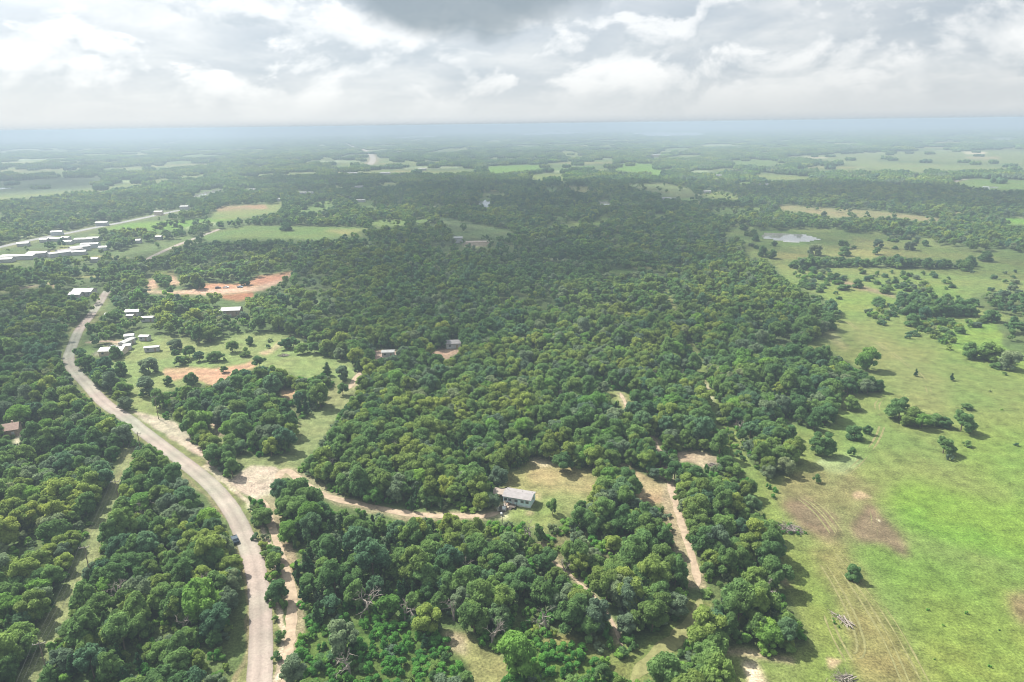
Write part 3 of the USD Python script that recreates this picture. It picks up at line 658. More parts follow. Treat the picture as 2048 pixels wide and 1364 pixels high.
MATS = {'wheel_rut': MRUT, 'road': MROAD, 'highway': MHWY, 'dirt_track': MDIRT, 'grass_track': MGTRACK, 'far_road': MFARROAD}
for q, t, w, nm in LINES:
    ragged = 0.0 if nm in ('road', 'highway', 'far_road') else 1.0
    nz = meshkit.fbm(np.column_stack([q / 3.0, np.zeros(len(q))]), 3, 41) - .5
    nz2 = meshkit.fbm(np.column_stack([q / 3.0, np.ones(len(q)) * 7]), 3, 43) - .5
    taper = np.clip(np.minimum(t, t[-1] - t) / (w * 2.5) + .12, 0, 1) if ragged else np.ones(len(q))
    if nm == 'wheel_rut': taper = taper * np.clip(1 + 4.0 * (meshkit.fbm(np.column_stack([q / 9.0, np.ones(len(q)) * 3]), 2, 47) - .52), .04, 1.5)
    a, _ = ribbon_outline(q, w * taper * (1 + ragged * nz)); _, b = ribbon_outline(q, w * taper * (1 + ragged * nz2))
    if nm == 'road':
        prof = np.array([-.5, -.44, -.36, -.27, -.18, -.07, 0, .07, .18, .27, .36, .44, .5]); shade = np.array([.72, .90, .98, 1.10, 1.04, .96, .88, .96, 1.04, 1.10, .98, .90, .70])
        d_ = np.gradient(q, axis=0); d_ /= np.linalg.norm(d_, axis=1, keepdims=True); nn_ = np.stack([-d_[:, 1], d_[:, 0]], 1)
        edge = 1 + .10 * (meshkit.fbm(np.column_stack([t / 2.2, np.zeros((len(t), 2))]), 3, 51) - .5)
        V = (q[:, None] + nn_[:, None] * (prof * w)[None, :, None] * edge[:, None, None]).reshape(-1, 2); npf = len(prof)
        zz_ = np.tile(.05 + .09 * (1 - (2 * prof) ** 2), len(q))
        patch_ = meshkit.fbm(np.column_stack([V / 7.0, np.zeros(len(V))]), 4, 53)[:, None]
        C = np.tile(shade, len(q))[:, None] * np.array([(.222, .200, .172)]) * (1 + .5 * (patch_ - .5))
        ii_ = np.arange(len(q) * npf).reshape(len(q), npf)
        F = np.stack([ii_[:-1, :-1], ii_[:-1, 1:], ii_[1:, 1:], ii_[1:, :-1]], -1).reshape(-1, 4)
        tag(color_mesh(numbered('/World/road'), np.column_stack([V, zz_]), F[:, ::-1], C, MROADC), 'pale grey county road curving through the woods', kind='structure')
        continue
    z = .05
    v = np.vstack([np.column_stack([a, np.full(len(a), z)]), np.column_stack([q, np.full(len(q), z + w * .012)]), np.column_stack([b, np.full(len(b), z)])]); n = len(a)
    i = np.arange(n - 1)
    f = np.vstack([np.column_stack([i, n + i, n + i + 1]), np.column_stack([i, n + i + 1, i + 1]), np.column_stack([n + i, 2 * n + i, 2 * n + i + 1]), np.column_stack([n + i, 2 * n + i + 1, n + i + 1])])
    tag(part(nm, (v, f[:, ::-1]), MATS[nm], None), {'road': 'pale grey county road curving through the woods', 'highway': 'straight highway past the distant town', 'dirt_track': 'sandy dirt track', 'grass_track': 'worn grassy track curving out of the woods', 'far_road': 'distant pale road', 'wheel_rut': 'pale wheel rut pressed into the pasture grass'}[nm], kind='structure')

# ---------------------------------------------------------------- air and clouds
S = 29500.0
HZ = usdkit.material(stage, '/World/Looks/haze', {'v': ('principled_volume', {'color': (.35, .43, .505), 'density': HAZE, 'anisotropy': .1})}, [], volume='v.volume')
tag(part('haze', box(2 * S, 2 * S, 125.0, (0, 0, 61.0)), HZ, None), 'pale summer haze over the whole plain', kind='stuff')

SHADE = [
    [(640, 500), (760, 474), (900, 440), (1000, 400), (1400, 400), (1490, 440), (1500, 505), (1330, 540), (1190, 572), (1130, 600), (1050, 640), (960, 690), (900, 720), (760, 700), (660, 650), (620, 600), (600, 545), (560, 530), (420, 530), (300, 545), (290, 525), (420, 492), (560, 488)],
    [(-250, 760), (-250, 560), (0, 548), (200, 560), (190, 600), (140, 660), (120, 730), (60, 760)],
    [(-250, 800), (60, 880), (150, 850), (240, 890), (240, 930), (130, 970), (0, 990), (-250, 1020)],
    [(500, 372), (560, 355), (950, 354), (1050, 368), (1250, 370), (1420, 400), (900, 425), (640, 400)],
    [(1440, 372), (1750, 372), (2350, 388), (2350, 432), (1900, 420), (1600, 405), (1440, 400)],
    [(1450, 453), (1700, 456), (1725, 470), (1690, 488), (1560, 508), (1500, 508)],
    [(1280, 680), (1380, 650), (1560, 662), (1640, 680), (1720, 716), (1560, 706), (1450, 704), (1380, 730), (1290, 715)],
    [(1880, 510), (2300, 515), (2300, 560), (1980, 540)],
    [(-250, 355), (205, 352), (200, 372), (-250, 400)],
]
CLOUD_H = 850.0
shift = -SUN[:2] / SUN[2] * CLOUD_H
ico = tm(trimesh.creation.icosphere(2))
puffs = []
rng = np.random.default_rng(5)
for poly in SHADE:
    P = np.asarray(poly, float)
    G = at(P[:, 0], P[:, 1])[:, :2]
    lo, hi = G.min(0), G.max(0)
    step = 62.0
    n = int((hi - lo)[0] / step + 1) * int((hi - lo)[1] / step + 1)
    pts = np.array([(x, y) for x in np.arange(lo[0], hi[0], step) for y in np.arange(lo[1], hi[1], step)]) + rng.uniform(-20, 20, (n if False else len(np.arange(lo[0], hi[0], step)) * len(np.arange(lo[1], hi[1], step)), 2))
    ins = np.zeros(len(pts), bool)
    for (x1, y1), (x2, y2) in zip(G, np.roll(G, -1, 0)):
        if y1 == y2: continue
        c = (pts[:, 1] > min(y1, y2)) & (pts[:, 1] <= max(y1, y2)) & (pts[:, 0] < x1 + (pts[:, 1] - y1) * (x2 - x1) / (y2 - y1))
        ins ^= c
    for x, y in pts[ins]:
        r = rng.uniform(36, 66)
        v = ico[0] * (1 + .35 * (meshkit.fbm(ico[0] * 1.7 + rng.uniform(0, 50, 3), 2, 3) - .5)[:, None])
        v = v * (r * rng.uniform(.9, 1.4), r * rng.uniform(.9, 1.4), r * rng.uniform(.5, 1.0))
        v[:, 2] = np.maximum(v[:, 2], -.28 * r)
        puffs.append((v + (x - shift[0], y - shift[1], CLOUD_H + rng.uniform(-8, 8)), ico[1]))
MCLOUD = usdkit.material(stage, '/World/Looks/cloud', {'d': ('diffuse_bsdf', {'color': (.86, .87, .88)}), 't': ('transparent_bsdf', {}), 'x': ('mix_closure', {'fac': .80})}, [('d.BSDF', 'x.closure1'), ('t.BSDF', 'x.closure2')], surface='x.closure')
tag(part('clouds', cat(puffs), MCLOUD, None, True), 'broken low cumulus drifting over the plain', kind='stuff')
print('clouds', len(puffs))

HOUSES = [  # px, py, turn, L, W, H, rise, wall, roof, label, category
    (228, 708, 6, 12.5, 7.5, 3.0, 1.1, 'tan', 'white', 'long building with a bright white roof beside the left clearing', 'house'),
    (255, 690, 82, 10, 3.6, 2.8, .5, 'white', 'white', 'white trailer standing end on beside the white roofed building', 'trailer'),
    (256, 698, 20, 3.6, 4.5, 2.6, .5, 'white', 'white', 'small white shed below the white trailer', 'shed'),
    (260, 678, 20, 5, 4.5, 2.6, .7, 'grey', 'white', 'white shed at the upper end of the white trailer', 'shed'),
    (305, 702, 15, 7.5, 3.2, 2.6, .4, 'white', 'white', 'white caravan at the top of the left clearing', 'caravan'),
    (291, 680, -5, 5.5, 3.5, 2.6, .6, 'white', 'white', 'small white hut among the trees behind the caravan', 'hut'),
    (465, 630, 8, 12, 9, 4.2, 1.3, 'brown', 'light', 'barn with a light metal roof in the wood below the red earth pit', 'barn'),
    (444, 632, 4, 7.5, 6, 3.2, .8, 'white', 'white', 'white shed on the left of the barn with the light roof', 'shed'),
    (170, 590, 5, 14, 10, 3.4, 1.8, 'white', 'light', 'house with a light grey roof in the woods left of the road', 'house'),
    (154, 595, 5, 8, 7, 3.0, 1.4, 'white', 'light', 'white extension left of the light roofed house', 'house'),
    (268, 630, 5, 9, 6, 3, 1.0, 'white', 'light', 'pale small house among the sheds right of the road', 'house'),
    (262, 637, 5, 4, 3, 2.4, .5, 'white', 'white', 'tiny white shed below the pale small house', 'shed'),
    (298, 642, 6, 8, 4.5, 2.8, .5, 'white', 'white', 'white mobile home among the trees right of the pale small house', 'house'),
    (218, 634, 6, 3.5, 3, 2.4, .5, 'white', 'white', 'tiny white hut close to the right of the road', 'hut'),
    (20, 868, 25, 7.5, 7, 3.0, 1.7, 'brown', 'brown', 'brown hipped house at the left edge beside the lawn', 'house'),
    (907, 694, 5, 8.0, 6, 3.0, 1.2, 'white', 'grey', 'grey roofed house behind the tree on the pinkish clearing', 'house'),
    (777, 712, 3, 6.5, 4, 2.8, .5, 'white', 'white', 'white mobile home on the sandy clearing', 'house'),
    (917, 485, 0, 9, 7, 5.5, 1.0, 'white', 'white', 'white box like house left of the pinkish pad', 'house'),
]
TOWN = [  # distant, seen as roofs only
    (40, 518, 6, 30, 11, 3.8, .9, 'white', 'white', 'long white roofed warehouse at the left edge of the far town'), (78, 513, 10, 17, 12, 4.2, 1.0, 'white', 'white', 'white warehouse at the right end of the long one'), (12, 524, 6, 14, 8, 3.4, .8, 'white', 'light', 'low pale warehouse in front of the long white one'),
    (120, 512, 50, 20, 10, 3.8, .9, 'white', 'light', 'front pale shed of the slanting row in the far town'), (140, 507, 50, 22, 11, 4.2, .9, 'white', 'grey', 'grey roofed long shed of the slanting row'), (160, 501, 48, 18, 11, 4.2, .9, 'white', 'light', 'rear pale shed of the slanting row'), (160, 509, 20, 12, 8, 3.4, .9, 'white', 'white', 'small white shed right of the slanting row'),
    (182, 495, 8, 17, 9, 4.2, .9, 'grey', 'light', 'wide pale shed above the slanting row'), (170, 484, 6, 19, 8, 3.8, .9, 'white', 'white', 'white building row behind the slanting row'), (188, 482, 6, 12, 8, 3.8, .9, 'white', 'white', 'white building at the right of the rear row'), (112, 482, 4, 15, 8, 3.4, .9, 'white', 'light', 'pale house below the highway'),
    (90, 484, 4, 8, 7, 3.4, .9, 'white', 'white', 'small white house below the highway'), (137, 488, 4, 10, 7, 3.4, .9, 'white', 'light', 'pale house right of the small white one'), (133, 480, 4, 8, 7, 3.4, .9, 'white', 'white', 'white house nearer the highway'), (48, 492, 10, 11, 6, 3.4, .9, 'white', 'light', 'pale long house beside the highway'),
    (115, 470, 14, 12, 7, 4.2, 1, 'grey', 'light', 'grey building at the roadside of the highway'), (205, 451, 10, 14, 7, 4.2, 1, 'white', 'white', 'white building at the highway by the bright field'), (318, 430, 10, 11, 7, 5.1, 1, 'tan', 'white', 'pale building behind the bright far field'), (370, 419, 3, 12, 7, 5.1, 1, 'white', 'light', 'pale barn in the trees left of the tan field'),
    (275, 486, 5, 8, 6, 3.4, 1, 'white', 'white', 'small white house by the road across the left fields'), (318, 479, 5, 7, 6, 3.4, 1, 'white', 'white', 'white house at the edge of the left green field'), (190, 524, 6, 7, 6, 3.4, .9, 'white', 'light', 'small pale house at the edge of the far town'), (208, 500, 6, 8, 6, 3.4, .9, 'grey', 'light', 'pale house right of the wide shed'),
    (605, 389, 4, 16, 7, 4.2, 1, 'white', 'white', 'white houses wide roof in the far wood, left one'), (622, 389, 4, 9, 6, 4.2, 1, 'white', 'white', 'white roof in the far wood, right one'), (717, 377, 10, 19, 7, 4.2, 1, 'white', 'white', 'bright long roof beside the far sunlit strip'), (699, 396, 4, 9, 6, 3.4, 1, 'white', 'white', 'small white roof in the far wood'),
    (722, 404, 3, 14, 6, 3.4, 1, 'white', 'white', 'white long barn on the shaded far meadow'), (505, 382, 4, 12, 6, 3.4, 1, 'white', 'white', 'white roof in the wood right of the long pond'), (1436, 354, 3, 16, 9, 4.2, 1, 'white', 'white', 'white barn on the far plain, right of the bright meadow'), (1413, 386, 3, 14, 7, 3.4, 1, 'white', 'white', 'white barn on the small far meadow'),
    (1345, 401, 2, 10, 6, 3.4, 1, 'white', 'white', 'white house right of the middle pond'), (1330, 400, 2, 16, 6, 3.4, 1, 'grey', 'light', 'grey long roof right of the middle pond'), (1521, 372, 2, 9, 6, 3.4, 1, 'white', 'light', 'pale roof in the far right wood'), (1535, 372, 2, 9, 6, 3.4, 1, 'white', 'light', 'second pale roof in the far right wood'),
    (1804, 369, 2, 12, 6, 4.2, 1, 'white', 'white', 'white roof above the far right wood'), (705, 350, 2, 25, 11, 5.1, 1, 'white', 'white', 'white roof at the end of the far sunlit strip'), (770, 349, 2, 27, 11, 5.1, 1, 'white', 'white', 'white roof on the far sunlit strip'), (1315, 313, 2, 56, 25, 6.0, 1, 'tan', 'white', 'pale works on the far plain'), (845, 341, 2, 22, 11, 5.1, 1, 'white', 'white', 'white roof on the far plain'),
    (560, 402, 3, 9, 6, 3.4, 1, 'white', 'light', 'pale roof above the tan field'), (955, 489, 2, 24, 9, 3.1, .6, 'tan', 'tan', 'long low tan roofed building on the pinkish pad'),
]
for row in [r_[:6] + (r_[6],) for r_ in HOUSES] + [r_[:6] + (r_[6],) for r_ in TOWN]:
    px_, py_, a_, L_, W_, h_, rs_ = row
    c_ = at(np.array(float(px_)), np.array(float(py_))); ca_, sa_ = math.cos(math.radians(a_)), math.sin(math.radians(a_))
    k_ = 1.25 if py_ > 540 else 1.05
    pts_ = np.array([(c_[0] + ca_ * u_ - sa_ * v_, c_[1] + sa_ * u_ + ca_ * v_, z_) for u_ in (-L_ * k_ / 2, L_ * k_ / 2) for v_ in (-W_ * k_ / 2, W_ * k_ / 2) for z_ in (h_ * .25, h_ + rs_)])
    qx_, qy_ = proj(pts_)
    from scipy.spatial import ConvexHull
    P_ = np.column_stack([qx_, qy_]); hull_ = P_[ConvexHull(P_).vertices]
    density(hull_, 0.0)

# ---------------------------------------------------------------- vegetation kinds
def crown(rng, R, z0, z1, blobs, cards, size, cone=0.0, core=1):
    """Leaf clumps (small bent faces) spread over a cluster of lumps, with dark lumps inside."""
    cs, rs = [], []
    H = z1 - z0
    for i in range(blobs):
        t = rng.uniform(.08, .95) ** .8
        if cone: rr = R * (1 - t) ** .8 * rng.uniform(.1, .75)
        else: rr = R * math.sqrt(max(0, 1 - (2 * t - .75) ** 2 / 1.7)) * rng.uniform(.15, .82) ** .7
        a = rng.uniform(0, 2 * math.pi)
        cs.append((rr * math.cos(a), rr * math.sin(a), z0 + H * t))
        rs.append(R * ((.34 * (1 - t * .6)) if cone else rng.uniform(.17, .42)))
    cs, rs = np.array(cs), np.array(rs)
    w = rs ** 2 / (rs ** 2).sum()
    which = rng.choice(blobs, cards, p=w)
    d = rng.normal(size=(cards, 3)); d[:, 2] = d[:, 2] * .9 + .35
    d /= np.linalg.norm(d, axis=1, keepdims=True)
    p = cs[which] + d * (rs[which] * rng.uniform(.86, 1.12, cards))[:, None] * (1, 1, .9)
    inner = np.zeros(cards, int)
    for c, r in zip(cs, rs): inner += np.linalg.norm(p - c, axis=1) < r * .8
    keep = (inner == 0) & (p[:, 2] > z0 * .8)
    p, d = p[keep], d[keep]; n = len(p)
    nn = d + rng.normal(size=(n, 3)) * .5; nn /= np.linalg.norm(nn, axis=1, keepdims=True)
    t = np.cross(nn, rng.normal(size=(n, 3))); t /= np.linalg.norm(t, axis=1, keepdims=True) + 1e-9
    b = np.cross(nn, t)
    s = size * rng.uniform(.6, 1.35, n)[:, None]
    k = rng.uniform(.5, .9, n)[:, None]
    v = np.concatenate([p + t * s, p + b * s * k, p - t * s - nn * s * .25, p - b * s * k + nn * s * .2])
    i = np.arange(n)
    f = np.vstack([np.column_stack([i, n + i, 2 * n + i]), np.column_stack([i, 2 * n + i, 3 * n + i])])
    parts = [(v, f)]
    if core:
        ic = tm(trimesh.creation.icosphere(1))
        for c, r in zip(cs, rs):
            parts.append((ic[0] * (1 + rng.normal(size=(len(ic[0]), 1)) * .06) * r * .86 * (1, 1, .9) + c, ic[1]))
    return cat(parts)


def trunk(rng, h, r, limbs=4, spread=2.0):
    parts = [stick((0, 0, -.3), (rng.uniform(-.2, .2), rng.uniform(-.2, .2), h), r * 1.25, r * .6, 7)]
    for i in range(limbs):
        a = i * 2 * math.pi / limbs + rng.uniform(-.5, .5)
        z = h * rng.uniform(.5, .9)
        parts.append(stick((0, 0, z), (math.cos(a) * spread, math.sin(a) * spread, z + spread * rng.uniform(.5, 1.1)), r * .5, r * .2))
    return cat(parts)


def bare_tree(rng, h, spread=1.0):
    parts = []
    def grow(p, d, L, r, depth):
        e = p + d * L
        parts.append(stick(p, e, r, r * .62, 5 if depth < 2 else 3))
        if depth == 4: return
        for _ in range(3 if depth < 3 else 2):
            nd = d + rng.normal(size=3) * .55 * spread; nd[2] += .12; nd /= np.linalg.norm(nd)
            grow(p + d * L * rng.uniform(.55, 1.0), nd, L * rng.uniform(.55, .8), r * .56, depth + 1)
    grow(np.array([0, 0, -.3]), np.array([0, 0, 1.0]), h * .36, h * .035, 0)
    return cat(parts)


KINDS = {}    # name -> list of (class path, height, radius, tint)
def kind(fam, suffix, crown_vf, mat, trunk_vf, h, R, tint, trunk_mat=None):
    path = numbered('/World/' + fam + '_kind')
    c = stage.CreateClassPrim(path)
    UsdGeom.Xform.Define(stage, path); c.SetSpecifier(Sdf.SpecifierClass)
    if crown_vf is not None: usdkit.mesh(stage, path + '/crown', crown_vf, mat)
    if trunk_vf is not None: usdkit.mesh(stage, path + '/trunk', trunk_vf, trunk_mat or MBARK)
    KINDS.setdefault(fam, []).append((path, h, R, tint))


TL = list(TINTS)
for i in range(14):
    r = np.random.default_rng(100 + i); R, h = r.uniform(3.1, 4.3), r.uniform(7.0, 9.2)
    kind('oak', i, crown(r, R, h * .26, h, 24 + i % 6, 2300, .36), ML[TL[i % 6]], trunk(r, h * .62, .2), h, R, TL[i % 6])
for i in range(8):
    r = np.random.default_rng(500 + i); R, h = r.uniform(3.4, 4.2), r.uniform(6.5, 8)
    kind('field', i, crown(r, R, h * .03, h, 26, 2300, .36), ML[['mid_green', 'dark_green', 'grey_green', 'bright_green', 'blue_green', 'yellow_green', 'dark_green', 'mid_green'][i]], trunk(r, h * .5, .2), h, R, ['mid_green', 'dark_green', 'grey_green', 'bright_green', 'blue_green', 'yellow_green', 'dark_green', 'mid_green'][i])
for i in range(4):
    r = np.random.default_rng(150 + i); R, h = r.uniform(1.7, 2.4), r.uniform(5.5, 7.5)
    kind('cedar', i, crown(r, R, h * .08, h, 22, 1500, .24, cone=1), MCEDAR, trunk(r, h * .8, .13, 2, .6), h, R, 'cedar')
for i in range(5):
    r = np.random.default_rng(170 + i); h = r.uniform(6.5, 9)
    kind('dead', i, bare_tree(r, h), MDEAD, None, h, h * .35, 'dead')
for i in range(7):
    r = np.random.default_rng(190 + i); R, h = r.uniform(1.2, 1.6), r.uniform(1.5, 2.2)
    tn = ['mid_green', 'grey_green', 'bright_green', 'blue_green', 'dark_green', 'yellow_green', 'lush'][i]
    kind('bush', i, crown(r, R, 0.05, h, 9, 520, .17), MLUSH if tn == 'lush' else ML[tn], None, h, R, tn)
for i in range(12):
    r = np.random.default_rng(300 + i); R, h = r.uniform(3.3, 4.5), r.uniform(7.0, 9.2)
    kind('midtree', i, crown(r, R, h * .22, h, 9, 330, .62), ML[TL[i % 6]], None, h, R, TL[i % 6])
for i in range(8):
    r = np.random.default_rng(400 + i); parts = []
    for k in range(11):
        R, h = r.uniform(4.0, 5.6), r.uniform(7, 9.5)
        x, y = (k % 4) * 8 - 12 + r.uniform(-3, 3), (k // 4) * 9 - 9 + r.uniform(-3, 3)
        v, f = tm(trimesh.creation.icosphere(1)); v = v * (1 + r.normal(size=(len(v), 1)) * .14) * (R, R, h * .5) + (x, y, h * .5)
        parts.append((v, f))
        cv, cf = crown(r, R, h * .2, h * 1.02, 4, 26, 1.15, core=0); parts.append((cv + (x, y, 0), cf))
    kind('grove', i, cat(parts), ML[TL[i % 6]], None, 9, 17, TL[i % 6])


def forest_ok(x, y, h, amp=2.5):
    """Tree density where the tree stands, and nothing of it over ground that is open in plan."""
    w = wobble(np.column_stack([x, y]), amp)
    out = np.ones(len(x), np.float32)
    for z in (0.0, .5, .92):
        px, py = proj(np.column_stack([w, h * z]))
        out = np.minimum(out, canvas(px, py, FOREST, .8))
    return out


def scatter(r0, r1, spacing, half=46):
    """Jittered hexagonal points in the camera's sector."""
    n = int(2 * r1 / spacing) + 2
    ii, jj = np.meshgrid(np.arange(-n // 2, n // 2), np.arange(0, int(r1 / (spacing * .87)) + 2), indexing='ij')
    x = (ii + .5 * (jj % 2)) * spacing; y = jj * spacing * .87
    x = x.ravel() + RNG.uniform(-.42, .42, x.size) * spacing; y = y.ravel() + RNG.uniform(-.42, .42, y.size) * spacing
    r = np.hypot(x, y); k = (r > r0) & (r < r1) & (np.abs(np.degrees(np.arctan2(x, y))) < half)
    return x[k], y[k]


class Place:
    def __init__(s): s.rows = []
    def add(s, path, x, y, sc, rz, sz=None, z=0.0): s.rows.append((path, x, y, z, rz, sc, sc if sz is None else sz))


def instancer(name, rows, label_, protos_seen=None):
    pi = UsdGeom.PointInstancer.Define(stage, numbered('/World/' + name))
    base = pi.GetPath().pathString
    kinds = sorted({r[0] for r in rows}); targets = []
    for k, kp in enumerate(kinds):
        x = UsdGeom.Xform.Define(stage, f'{base}/kinds/kind_{k:03d}'); x.GetPrim().GetReferences().AddInternalReference(kp); targets.append(x.GetPath())
    pi.CreatePrototypesRel().SetTargets(targets)
    num = {k: i for i, k in enumerate(kinds)}
    pi.CreateProtoIndicesAttr(Vt.IntArray.FromNumpy(np.array([num[r[0]] for r in rows], np.int32)))
    pi.CreatePositionsAttr(Vt.Vec3fArray.FromNumpy(np.array([r[1:4] for r in rows], np.float32)))
    pi.CreateScalesAttr(Vt.Vec3fArray.FromNumpy(np.array([(r[5], r[5], r[6]) for r in rows], np.float32)))
    pi.CreateOrientationsAttr(Vt.QuathArray([Gf.Quath(math.cos(r[4] / 2), 0, 0, math.sin(r[4] / 2)) for r in rows]))
    return tag(pi.GetPrim(), label_, kind='stuff')


def tint_of(x, y):
    """Which tint grows where: yellowish patches, grey-green, plain."""
    a = .55 * meshkit.fbm(np.column_stack([x / 38.0, y / 38.0, np.zeros(len(x))]), 3, 71) + .45 * meshkit.fbm(np.column_stack([x / 160.0, y / 160.0, np.zeros(len(x))]), 2, 73) ; b = RNG.random(len(x))
    v = a * .75 + b * .45
    pxx, pyy = proj(np.column_stack([x, y, np.zeros(len(x))]))
    v = v + canvas(pxx, pyy, TINTMAP, 0.0)
    t = np.full(len(x), 0)
    t[v < .42] = 1; t[(v >= .42) & (v < .47)] = 5; t[(v > .68)] = 3; t[v > .73] = 2
    t[(b > .965)] = 4
    return t


byt = {fam: {} for fam in ('oak', 'midtree', 'grove')}
for fam in byt:
    for kd in KINDS[fam]: byt[fam].setdefault(TL.index(kd[3]), []).append(kd)

DEADS = [(935, 1150, 'in the wood below the dirt drive, its bare crown showing'), (908, 1240, 'at the upper edge of the vine tangle'), (985, 1290, 'beside the grassy opening at the bottom'), (1092, 1262, 'lying back over the vine clearing at the bottom'), (412, 1188, 'by the road in the left wood, pale and twiggy'),
         (1128, 1150, 'beside the narrow footpath'), (1060, 1080, 'at the lower left corner of the yard'), (735, 1225, 'above the vine tangle left of the opening'), (810, 1240, 'in the middle of the vine tangle'), (1082, 800, 'in the sunlit central wood, grey'), (1120, 800, 'in the sunlit central wood, right of the grey one'),
         (1310, 760, 'in the right part of the central wood'), (1480, 862, 'pale, in the pasture wood'), (660, 945, 'beside the dirt drive, in the central wood'), (790, 905, 'grey, in the middle of the central wood'), (300, 1040, 'near the power line in the left wood'), (1365, 760, 'by the grassy strip'),
         (370, 1265, 'low in the left wood'), (240, 1200, 'beside the power line corridor'), (1020, 905, 'above the yard'), (1535, 1195, 'at the pasture edge of the belt'), (700, 1350, 'at the bottom of the vine tangle')]
DEAD_AT = at(np.array([d[0] for d in DEADS], float), np.array([d[1] for d in DEADS], float))[:, :2]
# --- candidates close by
NEAR, MID, FAR = 430.0, 1500.0, 9000.0
x, y = scatter(78, NEAR, 4.25)
r = np.hypot(x, y)
ti = tint_of(x, y)
ced = (meshkit.fbm(np.column_stack([x / 30.0, y / 30.0, np.full(len(x), 3.0)]), 2, 77) + RNG.random(len(x)) * .5) > 1.02
sz = np.clip(RNG.normal(.80, .17, len(x)), .42, 1.22)
stand = meshkit.fbm(np.column_stack([x / 22.0, y / 22.0, np.full(len(x), 5.0)]), 3, 93)
ok = RNG.random(len(x)) < forest_ok(x, y, np.where(ced, 5.5, 7.6) * sz) * np.clip((stand - .27) * 6, .4, 1)
ok &= np.min(np.hypot(x[:, None] - DEAD_AT[None, :, 0], (y[:, None] - DEAD_AT[None, :, 1] + 1.5) * .75), axis=1) > 3.6
cand = []
for k in np.flatnonzero(ok):
    if ced[k]: kd = KINDS['cedar'][RNG.integers(4)]
    else:
        pool = byt['oak'][ti[k]]; kd = pool[RNG.integers(len(pool))]
    cand.append((kd, x[k], y[k], sz[k], RNG.uniform(0, 6.28), sz[k] * RNG.uniform(.85, 1.15)))
print('near trees', len(cand))
P3 = np.array([(c[1], c[2], c[0][1] * c[5] * .6) for c in cand]); cpx, cpy = proj(P3)
inview = (cpx > 12) & (cpx < W0 - 12) & (cpy < H0 - 12)
order = np.argsort(np.hypot(P3[:, 0], P3[:, 1]))


def in_poly(px, py, poly):
    ins = False
    for (x1, y1), (x2, y2) in zip(poly, poly[1:] + poly[:1]):
        if (y1 > py) != (y2 > py) and px < x1 + (py - y1) * (x2 - x1) / (y2 - y1): ins = not ins
    return ins


AREAS = [([(-50, 850), (255, 880), (140, 1170), (10, 1460), (-200, 1460)], 'in the wood left of the power line', 'wood left of the power line'),
         ([(255, 850), (330, 900), (480, 1080), (500, 1200), (500, 1460), (10, 1460), (140, 1170)], 'between the power line and the road', 'wood between power line and road'),
         ([(480, 990), (535, 1000), (590, 1200), (575, 1460), (530, 1460), (530, 1200)], 'between the road and the dirt track', 'strip between road and dirt track'),
         ([(1345, 900), (1480, 900), (1640, 1250), (1660, 1460), (1440, 1460), (1400, 1230), (1390, 1120)], 'between the sandy track and the pasture', 'belt along the pasture'),
         ([(1080, 1060), (1340, 1000), (1400, 1200), (1240, 1460), (1060, 1460), (1040, 1200)], 'in the open wood below the yard', 'open wood below the yard'),
         ([(570, 960), (1000, 1030), (1080, 1060), (1050, 1150), (600, 1150)], 'in the wood below the dirt drive', 'wood below the dirt drive'),
         ([(540, 1100), (1060, 1100), (1060, 1460), (540, 1460)], 'in the vine tangle at the bottom', 'trees over the vine tangle')]
def where(px, py):
    for poly, ph, g in AREAS:
        if in_poly(px, py, poly): return ph, g
    return 'in the central wood above the drive', 'central wood'


def instance(name, kd, x, y, sc, rz, sz, label_, cat_, group, z=0.0):
    t = thing(name, label_, cat_, (x, y, z), rz, group, (sc, sc, sz))
    t.GetReferences().AddInternalReference(kd[0]); t.SetInstanceable(True)
    return t


quota = {'oak': 270, 'cedar': 80}
rest = []
TWORD = {'mid_green': 'mid green', 'dark_green': 'dark green', 'yellow_green': 'yellowish green', 'grey_green': 'grey green', 'bright_green': 'bright green', 'blue_green': 'bluish green'}
taken = []
for k in order:
    kd, tx, ty, s, rz, s2 = cand[k]
    fam = 'cedar' if kd[3] == 'cedar' else 'oak'
    if inview[k] and quota[fam] > 0:
        quota[fam] -= 1
        ph, g = where(cpx[k], cpy[k])
        band = ['nearest the bottom', 'slightly further back', 'halfway back', 'well back'][int(np.searchsorted([1240, 1120, 1010][::-1], cpy[k])) * -1 + 3]
        ph, g = ph + ', ' + band, g + ', ' + band
        if fam == 'cedar': lb, g2 = f'{"small " if s < .8 else ""}dark pointed cedar {ph}', f'{"small " if s < .8 else ""}cedars, {g}'
        else:
            w = 'small' if s < .68 else 'large' if s > .90 else 'middling'
            lb, g2 = f'{w} {TWORD[kd[3]]} oak {ph}', f'{w} {TWORD[kd[3]]} oaks, {g}'
        instance(fam + '_tree', kd, tx, ty, s, rz, s2, lb, 'tree', g2)
    else: rest.append((kd[0], tx, ty, 0.0, rz, s, s2))

# --- middle distance
x, y = scatter(NEAR, MID, 6.6)
ti = tint_of(x, y); sz = np.clip(RNG.normal(.95, .2, len(x)), .5, 1.45)
stand = meshkit.fbm(np.column_stack([x / 55.0, y / 55.0, np.full(len(x), 9.0)]), 3, 91)
ok = RNG.random(len(x)) < forest_ok(x, y, 7.5 * sz, 5.0) * np.clip((stand - .26) * 6, .35, 1)
for k in np.flatnonzero(ok):
    pool = byt['midtree'][ti[k]]; kd = pool[RNG.integers(len(pool))]
    rest.append((kd[0], x[k], y[k], 0.0, RNG.uniform(0, 6.28), sz[k], sz[k] * RNG.uniform(.8, 1.1)))
instancer('woodland', rest, 'broadleaf woodland of rounded oak crowns covering the plain')
print('woodland', len(rest))
